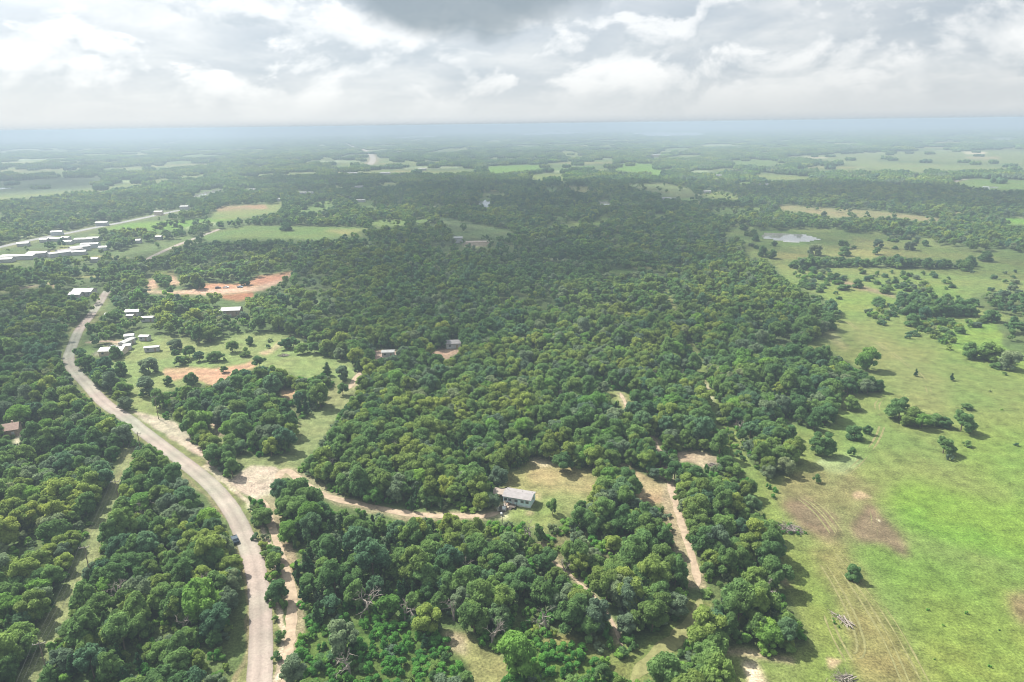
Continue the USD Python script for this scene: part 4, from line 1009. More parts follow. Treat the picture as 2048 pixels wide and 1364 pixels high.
# --- far woods
far_rows = []
for r0, r1, sp, s in ((MID, 3200, 24, .92), (3200, FAR, 62, 2.2)):
    x, y = scatter(r0, r1, sp)
    fo = forest_ok(x, y, np.full(len(x), 8.0), 12.0)
    for kk in (-.75, .75):
        sc_ = 1 + kk * 17 * s / np.hypot(x, y); fo = np.minimum(fo, forest_ok(x * sc_, y * sc_, np.full(len(x), 8.0), 12.0) + .02)
    ok = RNG.random(len(x)) < fo - .02
    ti = tint_of(x / 6, y / 6)
    for k in np.flatnonzero(ok):
        pool = byt['grove'][ti[k]]; kd = pool[RNG.integers(len(pool))]
        far_rows.append((kd[0], x[k], y[k], 0.0, RNG.uniform(0, 6.28), s * RNG.uniform(.85, 1.15), RNG.uniform(.85, 1.3)))
instancer('distant_woodland', far_rows, 'far woods fading into the haze')
print('groves', len(far_rows))

# --- undergrowth and vines near the camera
x, y = scatter(78, 400, 3.3)
fo = forest_ok(x, y, np.full(len(x), 1.5), 2.0)
px, py = proj(np.column_stack([x, y, np.zeros(len(x))]))
lush = np.array([any(in_poly(a, b, p) for p in LUSH) for a, b in zip(px, py)])
dirt = canvas(px, py, FOREST, 1.0) < .05
ub = []
for k in range(len(x)):
    if dirt[k]: continue
    if lush[k] and RNG.random() < .95: ub.append((KINDS['bush'][6 if RNG.random() < .75 else RNG.integers(6)][0], x[k], y[k], -.1, RNG.uniform(0, 6.28), RNG.uniform(.9, 1.7), RNG.uniform(.6, 1.3)))
    elif fo[k] > .02 and RNG.random() < .85: ub.append((KINDS['bush'][[0, 1, 2, 5, 2, 6][RNG.integers(6)]][0], x[k], y[k], -.1, RNG.uniform(0, 6.28), RNG.uniform(.7, 1.6), RNG.uniform(.6, 1.5)))
instancer('undergrowth', ub, 'low shrubs and vines under and between the trees')
print('undergrowth', len(ub))

# --- single trees and bushes standing in the open, (x, y of the foot, crown radius in metres, height, kind, label)
def foot(px, py): return at(np.array(px, float), np.array(py, float))
OPEN = [
    (1733, 738, 5.2, 11, 'bright_green', 'bright green rounded tree alone on the pasture with its shadow to the right'), (1921, 862, 4.6, 8, 'mid_green', 'dense rounded tree at the right end of the tree row on the pasture'),
    (1797, 838, 4.8, 9, 'mid_green', 'tallest tree at the left end of the tree row on the pasture'), (1822, 850, 4.2, 7, 'yellow_green', 'yellowish tree, second of the tree row on the pasture'), (1843, 855, 4.0, 6, 'bright_green', 'bright green tree, third of the tree row on the pasture'),
    (1866, 850, 3.2, 4.5, 'mid_green', 'low tree in the middle of the tree row on the pasture'), (1888, 854, 3.0, 4, 'dark_green', 'low shrub near the right end of the tree row on the pasture'),
    (1643, 906, 4.4, 8, 'mid_green', 'rounded tree beside the wood, on brown grass above the pale square patch'), (1708, 876, 3.4, 5, 'dark_green', 'dark bush on the open slope right of the woods'), (1735, 868, 1.8, 3.5, 'dark_green', 'small dark tree just right of the dark bush on the slope'),
    (1704, 912, 1.6, 3.2, 'dark_green', 'small tree standing at the top of the pale square patch'), (1886, 906, 3.6, 6, 'mid_green', 'leaning green tree alone on the straw coloured slope'), (1899, 920, 1.3, 2.5, 'grey_green', 'tiny shrub just below the leaning green tree'),
    (1934, 892, 1.8, 2, 'dark_green', 'small low bush right of the leaning green tree'), (1699, 817, 3.6, 5.5, 'mid_green', 'rounded bush on the grass below the long wood'), (1831, 752, 1.6, 4, 'blue_green', 'small pointed evergreen on the open slope'), (1903, 761, 1.6, 4, 'blue_green', 'small pointed evergreen further right on the open slope'),
    (1934, 818, 2.4, 2.4, 'dark_green', 'low dark bush above the right end of the tree row'), (1942, 715, 5.0, 8, 'dark_green', 'dark tree, left one of the clump on the right pasture'), (1980, 722, 6.0, 9, 'mid_green', 'large tree in the middle of the clump on the right pasture'), (2020, 738, 5.4, 9, 'grey_green', 'grey green tree, right one of the clump on the right pasture'),
    (1992, 736, 3.0, 3, 'dark_green', 'low bush in front of the clump on the right pasture'), (2008, 750, 1.2, 1.5, 'dark_green', 'tiny bush below the clump on the right pasture'), (1633, 964, 1.5, 2.6, 'dark_green', 'single dark bush on the brown grass'),
    (1708, 1158, 2.1, 4.2, 'dark_green', 'lone dark small tree beside the wheel tracks, leaning over its shadow'), (1105, 1028, 2.0, 5, 'mid_green', 'small young tree on the yard right of the long house'), (1076, 1080, 2.0, 5, 'mid_green', 'young tree at the lower edge of the yard'),
    (1213, 950, 3.2, 6, 'mid_green', 'rounded tree at the upper right corner of the yard'), (1126, 942, 3.6, 7, 'dark_green', 'dark tree at the upper edge of the yard with shadow on sand'), (1215, 1000, 4.6, 7.5, 'mid_green', 'broad tree at the left of the clump between the two yards'),
    (1240, 1004, 4.4, 7.5, 'blue_green', 'broad bluish tree in the clump between the two yards'), (1256, 975, 3.8, 7, 'dark_green', 'dark tree at the upper right of the clump between the two yards'), (1222, 972, 4.0, 7, 'bright_green', 'bright tree at the top of the clump between the two yards'),
    (1320, 935, 3.6, 6, 'mid_green', 'tree at the left side of the sandy track by the upper yard'), (1300, 928, 4.0, 6, 'yellow_green', 'yellowish tree at the top of the tan upper yard'), (1328, 962, 2.6, 4.5, 'mid_green', 'bush beside the sandy track at the tan yard'),
    (235, 716, 3.6, 6.5, 'dark_green', 'dark tree in front of the long white roofed building'), (245, 750, 3.0, 7, 'dark_green', 'dark slim tree on the grass below the white roofed building'), (298, 745, 4.6, 7.5, 'grey_green', 'wide airy tree in the middle of the left clearing'),
    (293, 790, 4.2, 8.5, 'grey_green', 'tall airy tree at the lower part of the left clearing'), (320, 815, 4.4, 8, 'mid_green', 'tree at the lower right edge of the left clearing'), (382, 768, 3.2, 5.5, 'dark_green', 'round tree at the edge of the orange soil'), (336, 770, 2.2, 4.5, 'dark_green', 'small tree below the orange soil'),
    (448, 745, 2.0, 3.5, 'mid_green', 'small bush growing in the orange soil'), (520, 735, 3.4, 6, 'dark_green', 'dark tree right of the orange soil'), (500, 690, 2.4, 5, 'dark_green', 'small dark tree on the upper clearing'), (465, 704, 3.8, 6, 'mid_green', 'tree left of the tan patch on the upper clearing'),
    (575, 697, 4.0, 6, 'dark_green', 'tree right of the tan patch on the upper clearing'), (588, 695, 3.2, 6, 'dark_green', 'second tree right of the tan patch on the upper clearing'), (605, 706, 4.2, 6, 'mid_green', 'tree at the right of the upper clearing'), (630, 706, 3.6, 6, 'dark_green', 'dark tree at the right end of the upper clearing'),
    (655, 750, 3.4, 7, 'dark_green', 'dark pointed tree above the sandy ruts'), (684, 760, 3.2, 7, 'grey_green', 'grey green tree above the sandy ruts'), (686, 790, 2.6, 6, 'dark_green', 'dark tree left of the sandy ruts'), (275, 625, 4, 7, 'mid_green', 'tree among the small white sheds'),
    (390, 575, 3.2, 7, 'dark_green', 'dark tree on the red earth bank, left one of two'), (402, 577, 4.0, 8, 'dark_green', 'dark tree on the red earth bank, right one of two'), (492, 570, 4.0, 6, 'dark_green', 'dark bush on the upper part of the red pit'),
    (380, 715, 3.4, 6, 'mid_green', 'tree above the orange soil'), (425, 722, 3.4, 5, 'mid_green', 'low tree at the top of the orange soil'), (440, 722, 3.0, 5, 'dark_green', 'dark low tree at the top right of the orange soil'), (400, 722, 3.0, 5, 'blue_green', 'bluish low tree at the top of the orange soil'),
    (350, 700, 4, 6, 'grey_green', 'airy tree right of the white caravan'), (360, 730, 3, 5, 'dark_green', 'bush left above the orange soil'), (250, 790, 4, 6, 'mid_green', 'tree at the left rim of the left clearing by the road'), (205, 760, 4, 7, 'mid_green', 'tree on the right verge of the road bend'), (222, 780, 4, 7, 'yellow_green', 'yellowish tree on the right verge of the road'),
    (180, 735, 4, 6, 'mid_green', 'tree on the right verge just below the road bend'), (42, 850, 5.0, 8, 'bright_green', 'bright rounded tree on the lawn left of the road'),
    (1548, 492, 3.6, 5, 'dark_green', 'dark bush on the shaded bank left below the pond'), (1508, 470, 4, 6, 'dark_green', 'dark tree left of the pond'), (1510, 482, 4, 6, 'dark_green', 'dark tree below the left end of the pond'), (1487, 460, 5, 7, 'dark_green', 'dark tree further left of the pond'), (1527, 513, 5, 9, 'dark_green', 'dark tree at the wood edge below the pond, left one'),
    (1542, 517, 5, 8, 'dark_green', 'dark tree at the wood edge below the pond, right one'), (1685, 497, 5.5, 8, 'mid_green', 'tree on the straw field below the pond, upper one'), (1690, 511, 5.5, 8, 'dark_green', 'dark tree on the straw field below the pond, lower one'), (1755, 495, 4.5, 8, 'grey_green', 'airy tree on the straw field right of the pond, upper one of two'),
    (1755, 509, 4, 7, 'mid_green', 'tree on the straw field right of the pond, lower one of two'), (1821, 500, 5, 8, 'grey_green', 'pale airy tree on the straw field beside the green wedge'), (1850, 492, 3.5, 6, 'dark_green', 'dark tree above the pale airy tree'), (1708, 497, 2.5, 3, 'dark_green', 'small bush on the straw field'), (1789, 498, 3, 3, 'dark_green', 'small bush right of the straw field trees'),
    (1968, 522, 6, 8, 'dark_green', 'dark clump on the far right green field'), (1942, 532, 5, 8, 'dark_green', 'dark tree at the right end of the hedge row'), (1929, 541, 5, 7, 'dark_green', 'dark tree just below the right end of the hedge row'), (1630, 510, 6, 10, 'grey_green', 'tall ragged tree standing above the hedge row'),
    (571, 461, 8, 9, 'dark_green', 'dark round tree clump on the far green field'), (1756, 611, 4.5, 5, 'dark_green', 'dark bush on the bright grass left of the dark grove'), (1827, 652, 4.8, 7, 'dark_green', 'dark round tree below the dark grove'), (1716, 575, 4, 6, 'dark_green', 'dark small tree beside the brown bank'), (1690, 580, 5, 4, 'mid_green', 'low wide bush on the bright grass'),
    (1769, 586, 4.5, 5, 'dark_green', 'dark bush at the end of the brown bank'), (1983, 643, 5, 7, 'dark_green', 'dark tree by the right edge of the pasture'), (1946, 612, 4, 5, 'dark_green', 'dark bush right of the dark grove'),
    (1672, 588, 2.0, 2, 'dark_green', 'tiny bush on the bright grass, upper one'), (1677, 598, 2.2, 2, 'dark_green', 'tiny bush on the bright grass, lower one'), (1596, 694, 5.0, 7, 'dark_green', 'dark tree in the shade between the two woods'), (1612, 668, 6.5, 11, 'mid_green', 'big round tree at the corner of the upper wood'), (1650, 658, 5.6, 9, 'dark_green', 'dark tree at the right corner of the upper wood'),
    (1594, 702, 2.2, 3, 'dark_green', 'small bush on the shaded grass between the woods'),
]
for px, py, R, h, tn, lb in OPEN:
    p = foot(px, py); pool = [k for k in KINDS['field' if px > 1190 or RNG.random() < .5 else 'oak'] if k[3] == tn] if R > 2.0 or h > 3.4 else [k for k in KINDS['bush'] if k[3] in (tn, 'dark_green')]
    kd = pool[RNG.integers(len(pool))]
    small = kd in KINDS['bush']
    if 'evergreen' in lb or 'pointed' in lb: kd = KINDS['cedar'][RNG.integers(4)]
    instance('bush' if small else ('cedar_tree' if kd in KINDS['cedar'] else 'field_tree'), kd, p[0], p[1], R / kd[2], RNG.uniform(0, 6.28), h / kd[1], lb, 'bush' if small else 'tree', None, -.1 if small else (-.12 * h if h / R < 1.5 and kd in KINDS['oak'] else -.15))

ROWS = [([(1592, 536), (1640, 534), (1700, 533), (1750, 534)], 6.0, (3.0, 4.4), (4.5, 7.5), 'dark tree in the left half of the hedge row across the pasture', 'hedge row, left half'), ([(1780, 535), (1850, 535.5), (1900, 536), (1935, 537)], 6.5, (3.6, 5.0), (6, 9), 'dark tree in the right half of the hedge row across the pasture', 'hedge row, right half'),
        ([(1650, 524), (1700, 526), (1745, 527)], 8.0, (3, 4), (4, 6), 'tree just behind the left half of the hedge row', 'trees behind the hedge row'), ([(1822, 632), (1850, 636), (1890, 634), (1940, 630)], 5.5, (3.4, 4.6), (6, 8), 'dark tree along the front of the dark grove on the pasture', 'front of the dark grove'),
        ([(1802, 612), (1850, 618), (1900, 620), (1938, 622)], 5.5, (3.4, 4.6), (6, 8), 'dark tree in the middle of the dark grove on the pasture', 'middle of the dark grove'), ([(1806, 600), (1850, 604), (1895, 608)], 6.0, (3.2, 4.2), (5, 7), 'dark tree at the back of the dark grove on the pasture', 'back of the dark grove')]
for line, sp, (ra, rb), (ha, hb), lb, g in ROWS:
    q, t = smooth_line(line, sp)
    for x_, y_ in q:
        pool = [k for k in KINDS['field'] if k[3] in ('dark_green', 'mid_green', 'blue_green')]; kd = pool[RNG.integers(len(pool))]
        instance('field_tree', kd, x_ + RNG.uniform(-1.5, 1.5), y_ + RNG.uniform(-3, 3), RNG.uniform(ra, rb) / kd[2], RNG.uniform(0, 6.28), RNG.uniform(ha, hb) / kd[1], lb, 'tree', g, -.2)
# clumps of scrub on the pasture: (outline, spacing, radius range, tint, label, group)
SCRUB = [
    ([(1722, 632), (1745, 617), (1780, 610), (1812, 620), (1812, 638), (1775, 632), (1792, 648), (1765, 652), (1742, 642)], 6.0, (1.8, 3.4), 'scrub bush on the bright grass between the woods and the dark grove', 'scrub left of the dark grove'),
    ([(1830, 652), (1880, 636), (1920, 650), (1930, 670), (1900, 672), (1912, 698), (1885, 700), (1870, 682), (1845, 667)], 5.2, (2.0, 3.6), 'scrub bush in the thicket below the dark grove', 'thicket below the dark grove'),
    ([(1805, 672), (1840, 667), (1842, 682), (1812, 680)], 4.5, (1.6, 2.6), 'low scrub bush at the left of the thicket on the slope', 'scrub left of the thicket'),
    ([(1922, 642), (1968, 642), (1962, 660), (1938, 660)], 6.0, (2.2, 3.4), 'scrub bush in the small patch right of the thicket', 'small patch right of the thicket'),
    ([(1575, 545), (1600, 537), (1660, 541), (1700, 558), (1706, 568), (1650, 571), (1640, 560), (1600, 562)], 8.5, (2.6, 4.4), 'scrub bush along the brown bank below the hedge row', 'scrub along the brown bank'),
    ([(1602, 562), (1640, 570), (1652, 584), (1620, 584), (1600, 572)], 7.5, (2.8, 4.6), 'scrub bush at the right edge of the upper wood', 'scrub by the upper wood'),
    ([(1700, 540), (1800, 545), (1900, 552), (1930, 575), (1900, 585), (1800, 580), (1730, 562)], 13.0, (2.0, 4.0), 'bush scattered over the grass below the hedge row', 'bushes below the hedge row'),
    ([(1740, 560), (1800, 565), (1880, 580), (1870, 590), (1800, 585), (1760, 578)], 8.0, (2.4, 4.2), 'bush in the loose thicket above the dark grove', 'thicket above the dark grove'),
    ([(1880, 590), (2040, 560), (2100, 570), (2100, 590), (1960, 585), (1920, 600)], 13.0, (2.2, 4.2), 'bush on the far right pasture', 'bushes on the far right pasture'),
    ([(1940, 545), (2100, 545), (2100, 562), (1960, 560)], 18.0, (2.2, 4.0), 'bush on the shaded grass right of the hedge row', 'bushes right of the hedge row'),
    ([(1770, 470), (1860, 478), (1830, 488), (1780, 484)], 12.0, (3.0, 4.6), 'bush on the bright grass above the straw field', 'bushes above the straw field'),
    ([(1480, 455), (1500, 455), (1530, 500), (1510, 505)], 13.0, (2.6, 4.4), 'bush on the bank left of the pond', 'bushes left of the pond'),
    ([(1350, 610), (1366, 610), (1385, 690), (1372, 690)], 11.0, (1.6, 2.6), 'bush in the grassy strip beside the upper wood', 'bushes in the grassy strip'),
    ([(1400, 745), (1420, 745), (1450, 850), (1470, 920), (1445, 880), (1420, 810)], 6.0, (1.3, 2.4), 'bush along the strip left of the pasture woods', 'bushes along the strip'),
    ([(1530, 970), (1548, 970), (1572, 1035), (1556, 1030)], 2.6, (.8, 1.3), 'weedy shrub in the low heap line beside the brown grass', 'weedy shrubs beside the brown grass'),
    ([(1545, 1050), (1570, 1048), (1610, 1062), (1612, 1075), (1560, 1074)], 1.9, (.6, 1.0), 'leafy weed growing round the grey brush pile', 'weeds round the brush pile'),
    ([(1655, 1222), (1672, 1222), (1690, 1262), (1672, 1262)], 2.0, (.4, .7), 'leafy weed growing round the fallen grey logs', 'weeds round the fallen logs'),
    ([(640, 500), (740, 470), (760, 480), (660, 510)], 12.0, (3.0, 4.5), 'bush at the edge of the far green field', 'bushes at the far green field'),
    ([(300, 448), (420, 440), (400, 452), (310, 460)], 24.0, (3.2, 5.2), 'tree dotted on the bright far field on the left', 'trees dotted on the bright far field'),
    ([(600, 420), (660, 403), (660, 412), (630, 422)], 22.0, (3.5, 5.5), 'tree dotted on the shaded far field', 'trees dotted on the shaded far field'),
    ([(330, 700), (420, 700), (480, 690), (560, 680), (600, 690), (500, 720), (340, 725)], 11.0, (1.2, 3.0), 'bush scattered on the upper clearing', 'bushes on the upper clearing'),
    ([(210, 750), (300, 720), (330, 790), (260, 800)], 15.0, (.9, 1.8), 'low bush on the left clearing', 'low bushes on the left clearing'),
    ([(1880, 760), (2040, 740), (2040, 900), (1950, 840)], 24.0, (.7, 1.5), 'tiny bush dotted over the right pasture', 'tiny bushes on the right pasture'),
    ([(1740, 1180), (2040, 1180), (2040, 1350), (1880, 1350)], 13.0, (.3, .7), 'tiny weed tuft on the lower pasture', 'weed tufts on the lower pasture'),
    ([(1430, 820), (1445, 820), (1500, 960), (1480, 950)], 5.0, (1.0, 1.8), 'bush beside the strip above the belt of trees', 'bushes above the belt of trees'),
    ([(490, 1010), (520, 1010), (560, 1150), (570, 1330), (548, 1330), (540, 1180)], 3.2, (1.0, 1.9), 'leafy shrub on the verge between the road and the dirt track', 'shrubs between road and dirt track'),
    ([(1440, 985), (1490, 990), (1500, 1020), (1450, 1010)], 4.0, (1.0, 1.8), 'shrub at the top of the belt of trees', 'shrubs at the top of the belt'),
]
nb = 0
for poly, sp, (ra, rb), lb, g in SCRUB:
    if poly[0][0] > 1560 and sp > 4: sp *= .86
    P = np.array(poly, float); G = at(P[:, 0], P[:, 1])[:, :2]; lo, hi = G.min(0), G.max(0)
    for gx_ in np.arange(lo[0], hi[0], sp):
        for gy_ in np.arange(lo[1], hi[1], sp):
            x_, y_ = gx_ + RNG.uniform(-.45, .45) * sp, gy_ + RNG.uniform(-.45, .45) * sp
            a, b = proj(np.array([[x_, y_, 0]]))
            if not in_poly(a[0], b[0], poly) or RNG.random() > .82: continue
            R = RNG.uniform(ra, rb) * (.78 if poly[0][0] > 1560 else 1); big = R > 2.2
            if big: pool = KINDS['field']; kd = pool[RNG.integers(len(pool))]
            else: kd = KINDS['bush'][RNG.integers(6) if 'weed' not in lb else 6]
            hh = R * RNG.uniform(1.1, 1.6) if big else R * RNG.uniform(1.0, 1.5)
            instance('bush', kd, x_, y_, R / kd[2], RNG.uniform(0, 6.28), hh / kd[1], lb, 'bush', g, -.2 * hh if big else -.05); nb += 1
print('scrub', nb)

for px, py, ph in DEADS:
    p = foot(px, py); kd = KINDS['dead'][RNG.integers(5)]; s = RNG.uniform(.95, 1.25)
    instance('dead_tree', kd, p[0], p[1], s * 1.3, RNG.uniform(0, 6.28), s, 'bare dead tree ' + ph, 'tree', None)

# ---------------------------------------------------------------- things people left
WHITE = plain('white_paint', (.34, .34, .335), .6, .3, .06, .5)
def mat(name, c, **k):
    p = '/World/Looks/' + name
    return UsdShade.Material.Get(stage, p) if stage.GetPrimAtPath(p) else plain(name, c, **k)
MW = {'white': WHITE, 'grey': mat('grey_siding', (.42, .44, .45)), 'brown': mat('brown_siding', (.26, .19, .14)), 'tan': mat('tan_siding', (.48, .40, .31)), 'blue': mat('blue_siding', (.40, .52, .54))}
MR = {'white': mat('white_metal_roof', (.30, .30, .29), rough=.55), 'grey': mat('grey_roof', (.22, .205, .205)), 'brown': mat('brown_roof', (.30, .20, .16)), 'tan': mat('tan_roof', (.24, .20, .165)), 'light': mat('light_grey_roof', (.235, .235, .24), rough=.5)}
MGLASS = plain('window_glass', (.05, .06, .07), .15, .6, .1)
MDARK = plain('dark_wood', (.10, .085, .07), .9, .1)
MTYRE = plain('tyre', (.03, .03, .03), .9, .1)
MSTEEL = plain('steel', (.4, .4, .4), .4, .5, .1, 1.0, 1.0)


def gable_roof(L, Wd, h, over=.35, t=.14):
    a, b = L / 2 + over, Wd / 2 + over; d = h * over / (Wd / 2)
    v = [(-a, -b, -d), (a, -b, -d), (a, 0, h), (-a, 0, h), (a, b, -d), (-a, b, -d)]
    v = np.array(v + [(x, y, z + t) for x, y, z in v], float)
    q = [(6, 7, 8, 9), (9, 8, 10, 11), (0, 3, 2, 1), (3, 5, 4, 2), (0, 1, 7, 6), (4, 5, 11, 10), (1, 2, 8, 7), (2, 4, 10, 8), (0, 6, 9, 3), (3, 9, 11, 5)]
    return v, np.array([t3 for a_, b_, c_, d_ in q for t3 in ((a_, b_, c_), (a_, c_, d_))])


def walls(L, Wd, H, rise):
    a, b = L / 2, Wd / 2
    v = np.array([(-a, -b, 0), (a, -b, 0), (a, b, 0), (-a, b, 0), (-a, -b, H), (a, -b, H), (a, b, H), (-a, b, H), (-a, 0, H + rise), (a, 0, H + rise)], float)
    f = [(0, 1, 5), (0, 5, 4), (2, 3, 7), (2, 7, 6), (1, 2, 6), (1, 6, 5), (3, 0, 4), (3, 4, 7), (5, 6, 9), (7, 4, 8), (4, 5, 9), (4, 9, 8), (6, 7, 8), (6, 8, 9)]
    return v, np.array(f)


def house(name, label_, catg, loc, rz, L, Wd, H, rise, wc, rc, detail=True, group=None, chimney=False):
    t = thing(name, label_, catg, loc, rz, group)
    part('wall', walls(L, Wd, H, rise - .02), MW[wc], t)
    r = part('roof', (lambda v, f: (v + (0, 0, H), f))(*gable_roof(L, Wd, rise)), MR[rc], t)
    if chimney: part('chimney', box(.7, .7, 1.4, (L * .2, Wd * .15, H + rise * .8 + .3)), MW['brown'], r)
    if detail:
        for s in (-1, 1):
            n = max(2, int(L / 3.4))
            for i in range(n):
                x = -L / 2 + (i + .5) * L / n
                if s < 0 and i == n // 2:
                    d = part('door', box(1.0, .08, 2.05, (x, s * (Wd / 2 + .03), 1.05)), MW['brown'] if wc != 'brown' else MW['white'], t)
                    part('handle', box(.06, .08, .14, (x + .38, s * (Wd / 2 + .10), 1.05)), MSTEEL, d)
                else:
                    w = part('window', box(1.3, .06, 1.1, (x, s * (Wd / 2 + .02), H * .58)), WHITE, t)
                    part('pane', box(1.1, .04, .9, (x, s * (Wd / 2 + .06), H * .58)), MGLASS, w)
    return t


# the long pale house in the yard
A, B = at(np.array(1007.0), np.array(1007.5)), at(np.array(1060.0), np.array(1016.5))
dv = (B - A)[:2]; L = float(np.linalg.norm(dv)) + .3; rz = math.atan2(dv[1], dv[0]); HW = 5.4
nv = np.array([-math.sin(rz), math.cos(rz)]); c0 = (A + B)[:2] / 2 + nv * HW / 2
t = thing('mobile_home', 'long pale blue mobile home with a grey roof on the straw coloured yard', 'house', (c0[0], c0[1], 0), rz)
part('skirting', box(L - .1, HW - .1, .55, (0, 0, .27)), MW['grey'], t)
part('wall', (lambda v, f: (v + (0, 0, .55), f))(*walls(L, HW, 2.4, .70)), MW['blue'], t)
rf = part('roof', (lambda v, f: (v + (0, 0, 2.95), f))(*gable_roof(L, HW, .72, .3, .12)), MR['grey'], t)
for x_ in (-4.2, 1.0, 4.5): part('vent_pipe', cyl(.09, .5, (x_, .7, 3.75)), MSTEEL, rf)
for i, x_ in enumerate((-L * .40, -L * .25, -L * .02, L * .2, L * .38)):
    w = part('window', box(1.15, .08, 1.0, (x_, -HW / 2 - .03, 1.95)), WHITE, t); part('pane', box(.98, .05, .84, (x_, -HW / 2 - .08, 1.95)), MGLASS, w)
d = part('door', box(.95, .08, 2.0, (-L * .13, -HW / 2 - .03, 1.6)), WHITE, t); part('handle', box(.06, .07, .14, (-L * .13 + .35, -HW / 2 - .1, 1.6)), MSTEEL, d)
w = part('window', box(.08, 1.1, 1.0, (L / 2 + .03, .4, 1.95)), WHITE, t); part('pane', box(.05, .94, .84, (L / 2 + .08, .4, 1.95)), MGLASS, w)
dk = part('porch', box(3.2, 2.2, .14, (-L * .16, -HW / 2 - 1.15, .5)), MDARK, t)
for sx in (-1.5, 1.5):
    for sy in (-.2, -2.1): part('post', box(.1, .1, 1.4, (-L * .16 + sx, -HW / 2 + sy, .7)), MDARK, dk)
for i in range(3): part('step', box(1.1, .3, .15, (-L * .16, -HW / 2 - 2.4 - i * .3, .38 - i * .15)), MDARK, dk)
# lean-to at its left end
cs = c0 - np.array([math.cos(rz), math.sin(rz)]) * (L / 2 + 2.6) + nv * .8
t = thing('lean_to', 'weathered grey lean-to carport at the left end of the long pale house', 'shed', (cs[0], cs[1], 0), rz)
rfv = box(4.4, 4.2, .1); rv = rfv[0].copy(); rv[:, 2] += 2.35 + rv[:, 0] * .05
part('roof', (rv, rfv[1]), MR['tan'], t)
for sx in (-2, 2):
    for sy in (-1.9, 1.9): part('post', box(.14, .14, 2.3, (sx, sy, 1.15)), MDARK, t)
part('back_panel', box(4.2, .08, 1.5, (0, 1.95, .8)), MW['brown'], t)


def junk(name, label_, catg, px, py, n, s, mats, rng, flat=.5):
    p = foot(px, py); t = thing(name, label_, catg, (p[0], p[1], 0), rng.uniform(0, 3))
    for i in range(n):
        b = trimesh.creation.box(rng.uniform(.25, 1.0, 3) * s * (1, 1, flat)); b.apply_transform(trimesh.transformations.random_rotation_matrix(rng.random(3)))
        b.apply_translation((rng.normal() * s * .8, rng.normal() * s * .6, 0)); b.apply_translation((0, 0, -b.bounds[0][2] * .8))
        part(rng.choice(['board', 'sheet', 'crate']), tm(b), mats[i % len(mats)], t)
rj = np.random.default_rng(8)
junk('scrap_heap', 'heap of pale and reddish scrap before the long house', 'scrap', 1014, 1012, 14, 1.3, [MW['tan'], MW['white'], MW['brown'], MR['tan']], rj)
junk('scrap_heap', 'dark metal scrap beside the drive in front of the house', 'scrap', 1005, 1020, 12, 1.5, [MR['grey'], MDARK, MSTEEL, MW['grey']], rj)


def car(name, label_, loc, rz, color, pickup=False, group=None, catg='car'):
    t = thing(name, label_, catg, loc, rz, group)
    pm = plain('paint_' + name + f'_{len(used)}', color, .3, .5, .03)
    prof = [(-2.2, .35), (2.2, .35), (2.25, .75), (1.9, .92), (1.1, 1.0), (.55, 1.02), (-2.1, 1.02), (-2.25, .8)]
    from shapely.geometry import Polygon
    def ext(pr, w):
        mm = trimesh.creation.extrude_polygon(Polygon(pr), w, engine='earcut'); v = np.array(mm.vertices)
        return np.column_stack([v[:, 0], v[:, 2] - w / 2, v[:, 1]]), np.array(mm.faces)[:, ::-1]
    part('body', ext(prof, 1.8), pm, t)
    cab = [(-.2 if pickup else -1.9, 1.03), (1.0, 1.03), (.45, 1.58), (-.15 if pickup else -1.4, 1.60)]
    part('cabin', ext(cab, 1.55), pm, t)
    part('windscreen', (lambda v, f: (v, f))(*box(.05, 1.35, .55, (.80, 0, 1.32))), MGLASS, t)
    for s in (-1, 1): part('side_window', box(.9 if pickup else 1.7, .05, .38, (.15 if pickup else -.4, s * .79, 1.32)), MGLASS, t)
    for x_ in (-1.4, 1.4):
        for s in (-1, 1):
            w_ = part('wheel', cyl(.35, .24, (x_, s * .82, .35), 'y', 14), MTYRE, t)
            part('rim', cyl(.2, .04, (x_, s * .955, .35), 'y', 10), MSTEEL, w_)
    for s in (-1, 1): part('headlight', box(.05, .35, .16, (2.26, s * .62, .72)), WHITE, t)
    if pickup: part('bed', box(1.75, 1.5, .06, (-1.2, 0, 1.06)), MDARK, t)
    return t


q, tt, w, _ = LINES[0]
pc = foot(469, 1082); k = int(np.argmin(np.linalg.norm(q - pc[:2], axis=1))); dr = q[k + 1] - q[k]
car('parked_car', 'small dark blue car at the left edge of the road, half under the trees', (pc[0] + .2, pc[1], .02), math.atan2(dr[1], dr[0]), (.02, .04, .06))
for px, py, lb, c, pk, a in [(452, 576, 'white pickup on the red earth pit, left of the two vehicles', (.65, .66, .68), True, .2), (480, 575, 'blue grey truck on the red earth pit, right of the two vehicles', (.30, .42, .52), True, .1), (436, 577, 'dark car parked at the left on the red earth pit', (.06, .06, .07), False, .4),
                             (168, 728 - 20, 'dark car in front of the white roofed building', (.1, .1, .1), False, 0)][:3]:
    p = foot(px, py); car('pickup_truck' if pk else 'parked_car', lb, (p[0], p[1], .02), a, c, pk, None, 'truck' if pk else 'car')
p = foot(228, 696); car('parked_car', 'grey car on the sandy drive behind the long white roofed building', (p[0], p[1], .02), .4, (.25, .25, .27))

for px, py, a, L, Wd, H, rise, wc, rc, lb, catg in HOUSES:
    p = foot(px, py); house({'house': 'house', 'trailer': 'trailer', 'shed': 'shed', 'caravan': 'caravan', 'hut': 'hut', 'barn': 'barn'}[catg], lb, catg, (p[0], p[1], 0), math.radians(a), L, Wd, H, rise, wc, rc, L > 5, None, lb.startswith(('brown hipped', 'house with')))
for px, py, a, L, Wd, H, rise, wc, rc, lb in TOWN:
    p = foot(px, py); house('distant_building', lb, 'building', (p[0], p[1], 0), math.radians(a), L, Wd, H, rise, wc, rc, False)

